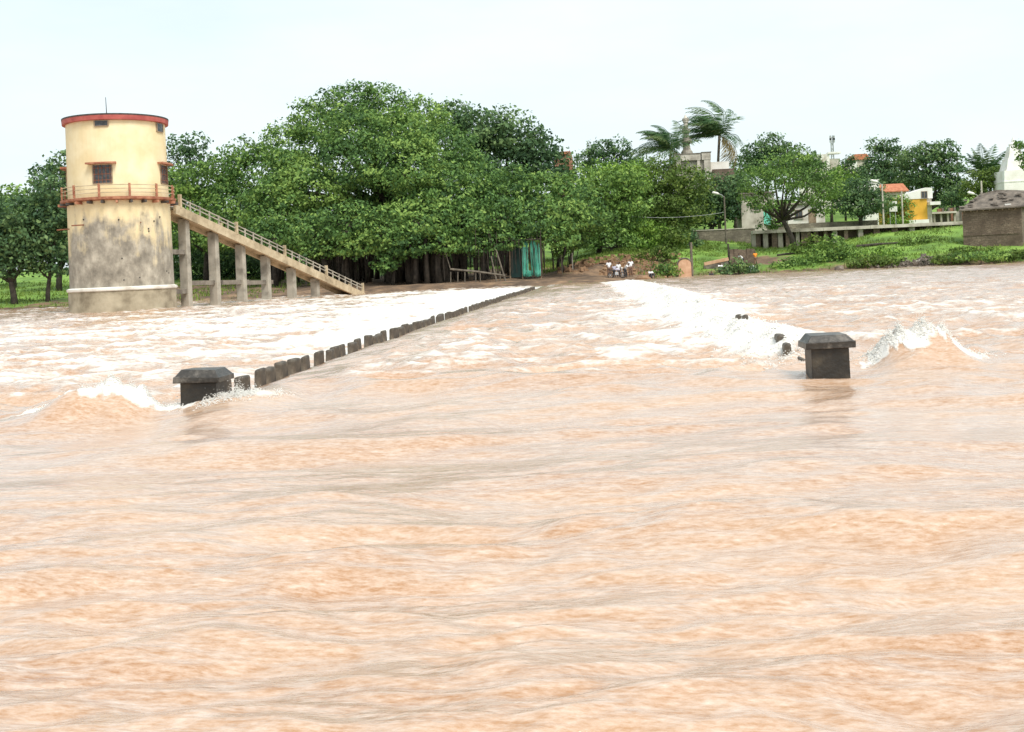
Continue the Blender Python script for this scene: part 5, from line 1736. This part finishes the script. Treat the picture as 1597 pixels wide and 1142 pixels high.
# mud wall and dirt terrace where people sit
mw = place(1160, 127, 'mud_wall', 'broken dark mud wall behind the seated people', 'wall')
x0, x1, z0, z1 = rect(mw, 1139, 1178, 389, 405, 127)
for i in range(6):
    a_, b_ = x0 + (x1 - x0) * i / 6, x0 + (x1 - x0) * (i + 1) / 6
    MB().box(((a_ + b_) / 2, .2, z1 / 2 - .5 + random.uniform(-.12, .06)), (b_ - a_ + .03, .6, z1 + 1), jit=.06).build('block', M['rubble_wall'], mw)
lw = place(1120, 126, 'stone_ledge', 'low pale stone ledge sloping down towards the shrine', 'ledge')
a_, b_ = P(1098, 412, 126) - lw.location, P(1136, 404, 126) - lw.location
MB().bar(a_, b_, .5, .35).build('coping', M['stone_orange'], lw)
MB().bar(a_ - Vector((0, 0, .6)), b_ - Vector((0, 0, .6)), .44, .85).build('wall', M['rock'], lw)


def log(label, pa, pb_, Y, r_):
    a_, b_ = P(*pa, Y), P(*pb_, Y)
    za, zb_ = H(a_.x, Y) + r_ * .6, H(b_.x, Y) + r_ * .6
    o = MB().tube([(a_.x, Y, za), ((a_.x + b_.x) / 2, Y + .1, (za + zb_) / 2 + .06), (b_.x, Y, zb_)], [r_, r_ * .9, r_ * .7], 8).build('log', M['bark'])
    return tag(o, label, 'log')


log('long dark log lying across the grass below the walkway', (1335, 376), (1400, 372), 133, .17)
log('short dark log lying on the grass under the acacia', (1212, 395), (1240, 392), 131, .13)


def rock(name, label, px, py, Y, rpx, mat, flat=.6, cat='rock', group=None, zoff=0.0):
    rg = np.random.default_rng(int(px * 7 + py))
    r_ = rpx * Y / F_PX
    v = []
    nu, nv2 = 10, 6
    V = [Vector((0, 0, r_ * flat))]
    for j in range(1, nv2):
        for i in range(nu):
            t_, p_ = math.pi * j / nv2, 2 * math.pi * i / nu
            k_ = r_ * rg.uniform(.75, 1.12)
            V.append(Vector((k_ * math.sin(t_) * math.cos(p_), k_ * .8 * math.sin(t_) * math.sin(p_), k_ * flat * math.cos(t_))))
    V.append(Vector((0, 0, -r_ * flat)))
    Fc = [(0, 1 + i, 1 + (i + 1) % nu) for i in range(nu)]
    for j in range(nv2 - 2):
        for i in range(nu):
            a0 = 1 + j * nu
            Fc.append((a0 + i, a0 + nu + i, a0 + nu + (i + 1) % nu, a0 + (i + 1) % nu))
    a0 = 1 + (nv2 - 2) * nu
    Fc += [(a0 + i, len(V) - 1, a0 + (i + 1) % nu) for i in range(nu)]
    o = raw(name, V, Fc, M[mat])
    x = X(px, Y)
    o.location = (x, Y, (WZ(x, Y) if cat == 'boulder' else H(x, Y)) + r_ * flat * .35 + zoff)
    return tag(o, label, cat, group)


rock('rubble_rock', 'pale rounded rock on top of the rubble heap near the hut', 1434, 398, 122.2, 6, 'old_plaster')
rock('rubble_rock', 'small pale rock right of the rubble heap', 1478, 392, 121, 4, 'stone_orange')
rock('river_boulder', 'small dark boulder poking out of the water below the large bush', 1309, 427, 118, 8, 'rock', .6, 'boulder')
rock('landing_rock', 'brown earth mound at the waterline right of the standing people', 1002, 432, 113, 15, 'soil', .5, 'mound')
rock('cut_stone', 'flat pale stone where the left parapet meets the bank', 840, 444, 104, 7, 'old_plaster', .3)
# rubble heap: branches and stones tumbled together
rh = MB()
xc = X(1432, 121)
for _ in range(130):
    x = xc + random.gauss(0, 2.0)
    y = 121.3 + random.gauss(0, .7)
    s_ = random.uniform(.15, .5)
    rh.box((x, y, H(x, y) + random.uniform(0, .35)), (s_, s_ * .8, s_ * .7), random.uniform(0, 3), random.uniform(-.4, .4), .8, s_ * .12)
for _ in range(40):
    x = xc + random.gauss(0, 2.0)
    z_ = H(x, 121)
    rh.tube([(x, 120.9, z_), (x + random.uniform(-1, 1), 120.6, z_ + random.uniform(.3, .9))], [.04, .02], 4)
o = rh.build('rubble_heap', M['rock'])
o['kind'] = 'stuff'
tag(o, 'heap of brown rubble and sticks at the waterline left of the hut', 'rubble')
# clods and stones of the dug bank
cl = MB()
for _ in range(500):
    px = random.uniform(872, 1062)
    yy = random.uniform(118, 134)
    x = X(px, yy)
    s_ = random.uniform(.12, .55)
    cl.box((x, yy, H(x, yy) + s_ * .1), (s_, s_, s_ * .7), random.uniform(0, 3), random.uniform(-.3, .3), .8, s_ * .15)
o = cl.build('earth_clods', M['soil'])
o['kind'] = 'stuff'
tag(o, 'loose brown clods and stones on the dug bank by the landing', 'rubble')


# ------------------------------------------------------------------ people
def skin_obj(name, verts, edges, radii, mat, parent, root=0, sub=1):
    me = bpy.data.meshes.new(name)
    me.from_pydata([tuple(v) for v in verts], edges, [])
    me.materials.append(mat)
    o = bpy.data.objects.new(name, me)
    COL.objects.link(o)
    o.parent = parent
    md = o.modifiers.new('skin', 'SKIN')
    md.use_smooth_shade = True
    if not me.skin_vertices:
        me.skin_vertices.new()
    for i, r_ in enumerate(radii):
        sv = me.skin_vertices[0].data[i]
        sv.radius = (r_, r_) if not isinstance(r_, tuple) else r_
        sv.use_root = (i == root)
    ss = o.modifiers.new('sub', 'SUBSURF')
    ss.levels = ss.render_levels = sub
    return o


def person(label, px, Y, rz, shirt, trousers, pose='stand', hgt=1.66, zoff=0.0, group='people on the far bank'):
    x = X(px, Y)
    root = thing('person', label, 'person', (x, Y, H(x, Y) + zoff), rz, group)
    k = hgt / 1.7
    if pose == 'stand':
        J = dict(pel=(0, 0, .93), chest=(0, .02, 1.28), neck=(0, .02, 1.45), head=(0, 0, 1.60), kl=(.10, -.03, .5), kr=(-.10, .02, .5), al=(.11, .03, .07), ar=(-.11, .06, .07),
                 tl=(.12, -.13, .03), tr=(-.12, -.10, .03), sl=(.19, .02, 1.39), sr=(-.19, .02, 1.39), el=(.25, .03, 1.12), er=(-.26, -.02, 1.12), hl=(.25, -.08, .88), hr=(-.22, -.16, .93))
    elif pose == 'lean':
        J = dict(pel=(0, .12, .88), chest=(.02, -.10, 1.16), neck=(.03, -.24, 1.30), head=(.03, -.33, 1.42), kl=(.11, -.02, .48), kr=(-.10, .10, .48), al=(.12, .10, .07), ar=(-.11, .20, .07),
                 tl=(.13, -.06, .03), tr=(-.12, .05, .03), sl=(.20, -.18, 1.24), sr=(-.18, -.18, 1.24), el=(.24, -.30, 1.0), er=(-.22, -.32, 1.0), hl=(.16, -.46, .85), hr=(-.14, -.46, .86))
    else:  # sitting on the ground, knees up
        J = dict(pel=(0, .05, .14), chest=(0, -.02, .48), neck=(0, -.05, .66), head=(0, -.08, .81), kl=(.16, -.34, .46), kr=(-.16, -.34, .46), al=(.13, -.52, .07), ar=(-.13, -.52, .07),
                 tl=(.14, -.68, .03), tr=(-.14, -.68, .03), sl=(.19, -.02, .59), sr=(-.19, -.02, .59), el=(.26, -.20, .38), er=(-.26, -.20, .38), hl=(.12, -.40, .42), hr=(-.12, -.40, .42))
    J = {n_: Vector(p_) * k for n_, p_ in J.items()}
    hipl, hipr = J['pel'] + Vector((.09, 0, -.03)) * k, J['pel'] + Vector((-.09, 0, -.03)) * k
    up_h = (J['head'] - J['neck']).normalized()
    V = [J['pel'], J['chest'], J['neck'], J['head'] - up_h * .05 * k, J['head'] + up_h * .05 * k, hipl, J['kl'], J['al'], J['tl'], hipr, J['kr'], J['ar'], J['tr'],
         J['sl'], J['el'], J['hl'], J['sr'], J['er'], J['hr']]
    E = [(0, 1), (1, 2), (2, 3), (3, 4), (0, 5), (5, 6), (6, 7), (7, 8), (0, 9), (9, 10), (10, 11), (11, 12), (1, 13), (13, 14), (14, 15), (1, 16), (16, 17), (17, 18)]
    Rr = [.12, .13, .055, .085, .09, .085, .06, .042, .03, .085, .06, .042, .03, .055, .042, .03, .055, .042, .03]
    # hands: palm, four fingers and a thumb
    for hi, ei, sg in ((15, 14, 1), (18, 17, -1)):
        d = (V[hi] - V[ei]).normalized()
        sd_ = Vector((sg, 0, 0))
        sd_ = (sd_ - d * sd_.dot(d)).normalized()
        lat = d.cross(sd_).normalized()
        pi_ = len(V)
        V.append(V[hi] + d * .07 * k)
        E.append((hi, pi_))
        Rr.append(.028)
        for q, ln in ((-.03, .062), (-.01, .075), (.01, .07), (.03, .055)):
            n0 = len(V)
            V.append(V[pi_] + lat * q * k + d * ln * .5 * k)
            V.append(V[pi_] + lat * q * k + d * ln * k - sd_ * .02 * k)
            E += [(pi_, n0), (n0, n0 + 1)]
            Rr += [.009, .008]
        n0 = len(V)
        V.append(V[hi] + lat * -.045 * k + d * .05 * k)
        V.append(V[hi] + lat * -.05 * k + d * .09 * k - sd_ * .01)
        E += [(hi, n0), (n0, n0 + 1)]
        Rr += [.011, .009]
    skin_obj('body', V, E, [r_ * k for r_ in Rr], M['skin'], root)
    # face: nose, ears, eyes, mouth
    fc = MB()
    h_ = J['head']
    fwd_h = Vector((0, -1, 0))
    fc.box(h_ + Vector((0, -.095, -.01)) * k, (.024 * k, .03 * k, .04 * k), taper=.5)
    fc.box(h_ + Vector((.088, 0, 0)) * k, (.016 * k, .035 * k, .055 * k))
    fc.box(h_ + Vector((-.088, 0, 0)) * k, (.016 * k, .035 * k, .055 * k))
    fc.build('face', M['skin'], root)
    ey = MB()
    for sg in (-1, 1):
        ey.box(h_ + Vector((sg * .033, -.084, .018)) * k, (.022 * k, .012 * k, .010 * k))
    ey.box(h_ + Vector((0, -.084, -.05)) * k, (.045 * k, .012 * k, .008 * k))
    ey.build('eyes_and_mouth', M['hair'], root)
    skin_obj('hair', [h_ + up_h * .03 * k + Vector((0, .025, 0)) * k, h_ + up_h * .085 * k + Vector((0, .01, 0)) * k], [(0, 1)], [.096 * k, .08 * k], M['hair'], root)
    # shirt with half sleeves, trousers
    el, er = J['sl'].lerp(J['el'], .75), J['sr'].lerp(J['er'], .75)
    skin_obj('shirt', [J['pel'] + Vector((0, 0, -.04)) * k, J['chest'], J['neck'].lerp(J['chest'], .35), J['sl'], el, J['sr'], er],
             [(0, 1), (1, 2), (1, 3), (3, 4), (1, 5), (5, 6)], [r_ * k for r_ in (.155, .165, .08, .085, .07, .085, .07)], M[shirt], root)
    skin_obj('trousers', [J['pel'], hipl, J['kl'], J['al'] + Vector((0, 0, .03)), hipr, J['kr'], J['ar'] + Vector((0, 0, .03))],
             [(0, 1), (1, 2), (2, 3), (0, 4), (4, 5), (5, 6)], [r_ * k for r_ in (.135, .105, .082, .066, .105, .082, .066)], M[trousers], root)
    return root


Yp = 114.5
person('person in white shirt and dark trousers standing leftmost at the landing', 949.5, Yp, .3, 'cloth_white', 'cloth_brown', 'stand', 1.68)
person('short person in lilac shirt just behind the motorcycle at the landing', 957.5, Yp - .4, -.4, 'cloth_lilac', 'cloth_dark', 'stand', 1.35)
person('person in white shirt standing behind the motorcycle', 964.5, Yp + 1.0, .2, 'cloth_white', 'cloth_dark', 'stand', 1.55)
person('person in white shirt bending forward right of the motorcycle', 976, Yp, 1.1, 'cloth_white', 'cloth_dark', 'lean', 1.7)
person('person in cream shirt standing rightmost of the landing group', 983.5, Yp + 1.6, .1, 'cloth_white', 'cloth_brown', 'stand', 1.75)
person('person in white half hidden by the waterline bush', 1014, 116, .5, 'cloth_white', 'cloth_dark', 'sit', 1.7)
person('person in orange shirt standing by the broken mud wall', 1178.5, 125.5, .2, 'cloth_orange', 'cloth_brown', 'stand', 1.55)
person('person in white leaning over beside the mud wall', 1157, 125.5, -1.2, 'cloth_white', 'cloth_dark', 'lean', 1.6)
person('person in white sitting with back turned above the dark bush', 1171, 123.5, 2.2, 'cloth_white', 'cloth_white', 'sit', 1.75)
person('person in white shirt sitting alone on the ledge near the shrine', 1123, 124.5, .4, 'cloth_white', 'cloth_dark', 'sit', 1.75)
person('person in dark clothes sitting at the waterline left of the dark bush', 1109, 121.5, -.3, 'cloth_dark', 'cloth_dark', 'sit', 1.6)

# motorcycle
mc = thing('motorcycle', 'small parked motorcycle in front of the people at the landing', 'motorcycle', (X(961, 113.2), 113.2, H(X(961, 113.2), 113.2)), .25)
for xx in (-.62, .62):
    wpts = [(xx + .27 * math.cos(t_), 0, .29 + .27 * math.sin(t_)) for t_ in np.linspace(0, 2 * math.pi, 17)]
    wo = MB().tube(wpts, .045, 6, False).build('wheel', M['dark_void'], mc)
    MB().tube([(xx, -.05, .29), (xx, .05, .29)], .05, 8).build('hub', M['grey_metal'], wo)
    for q in range(6):
        t_ = q * math.pi / 3
        MB().tube([(xx, 0, .29), (xx + .25 * math.cos(t_), 0, .29 + .25 * math.sin(t_))], .008, 4).build('spoke', M['grey_metal'], wo)
MB().tube([(-.2, 0, .82), (.1, 0, .86), (.34, 0, .80)], [.09, .13, .08], 10).build('tank', M['cloth_lilac'], mc, smooth=True)
MB().box((-.42, 0, .80), (.6, .22, .09), taper=.9).build('seat', M['dark_void'], mc, .02)
MB().box((0, 0, .45), (.36, .22, .3), taper=.85).build('engine', M['grey_metal'], mc, .02)
MB().tube([(.62, 0, .29), (.48, 0, .95), (.42, 0, 1.05)], .035, 6).build('fork', M['grey_metal'], mc)
MB().tube([(.36, -.33, 1.08), (.44, 0, 1.04), (.36, .33, 1.08)], .02, 6).build('handlebar', M['dark_metal'], mc)
MB().lathe([(.03, 0), (.09, .05), (.09, .1), (.05, .14)], 10, (.56, 0, .88)).build('headlight', M['white_paint'], mc)
MB().tube([(-.62, 0, .29), (-.1, 0, .4), (.3, 0, .75), (.45, 0, .95)], .03, 6).build('frame', M['dark_metal'], mc)
MB().tube([(-.05, .14, .35), (-.4, .16, .32), (-.85, .16, .4)], [.03, .04, .05], 7).build('exhaust', M['grey_metal'], mc)
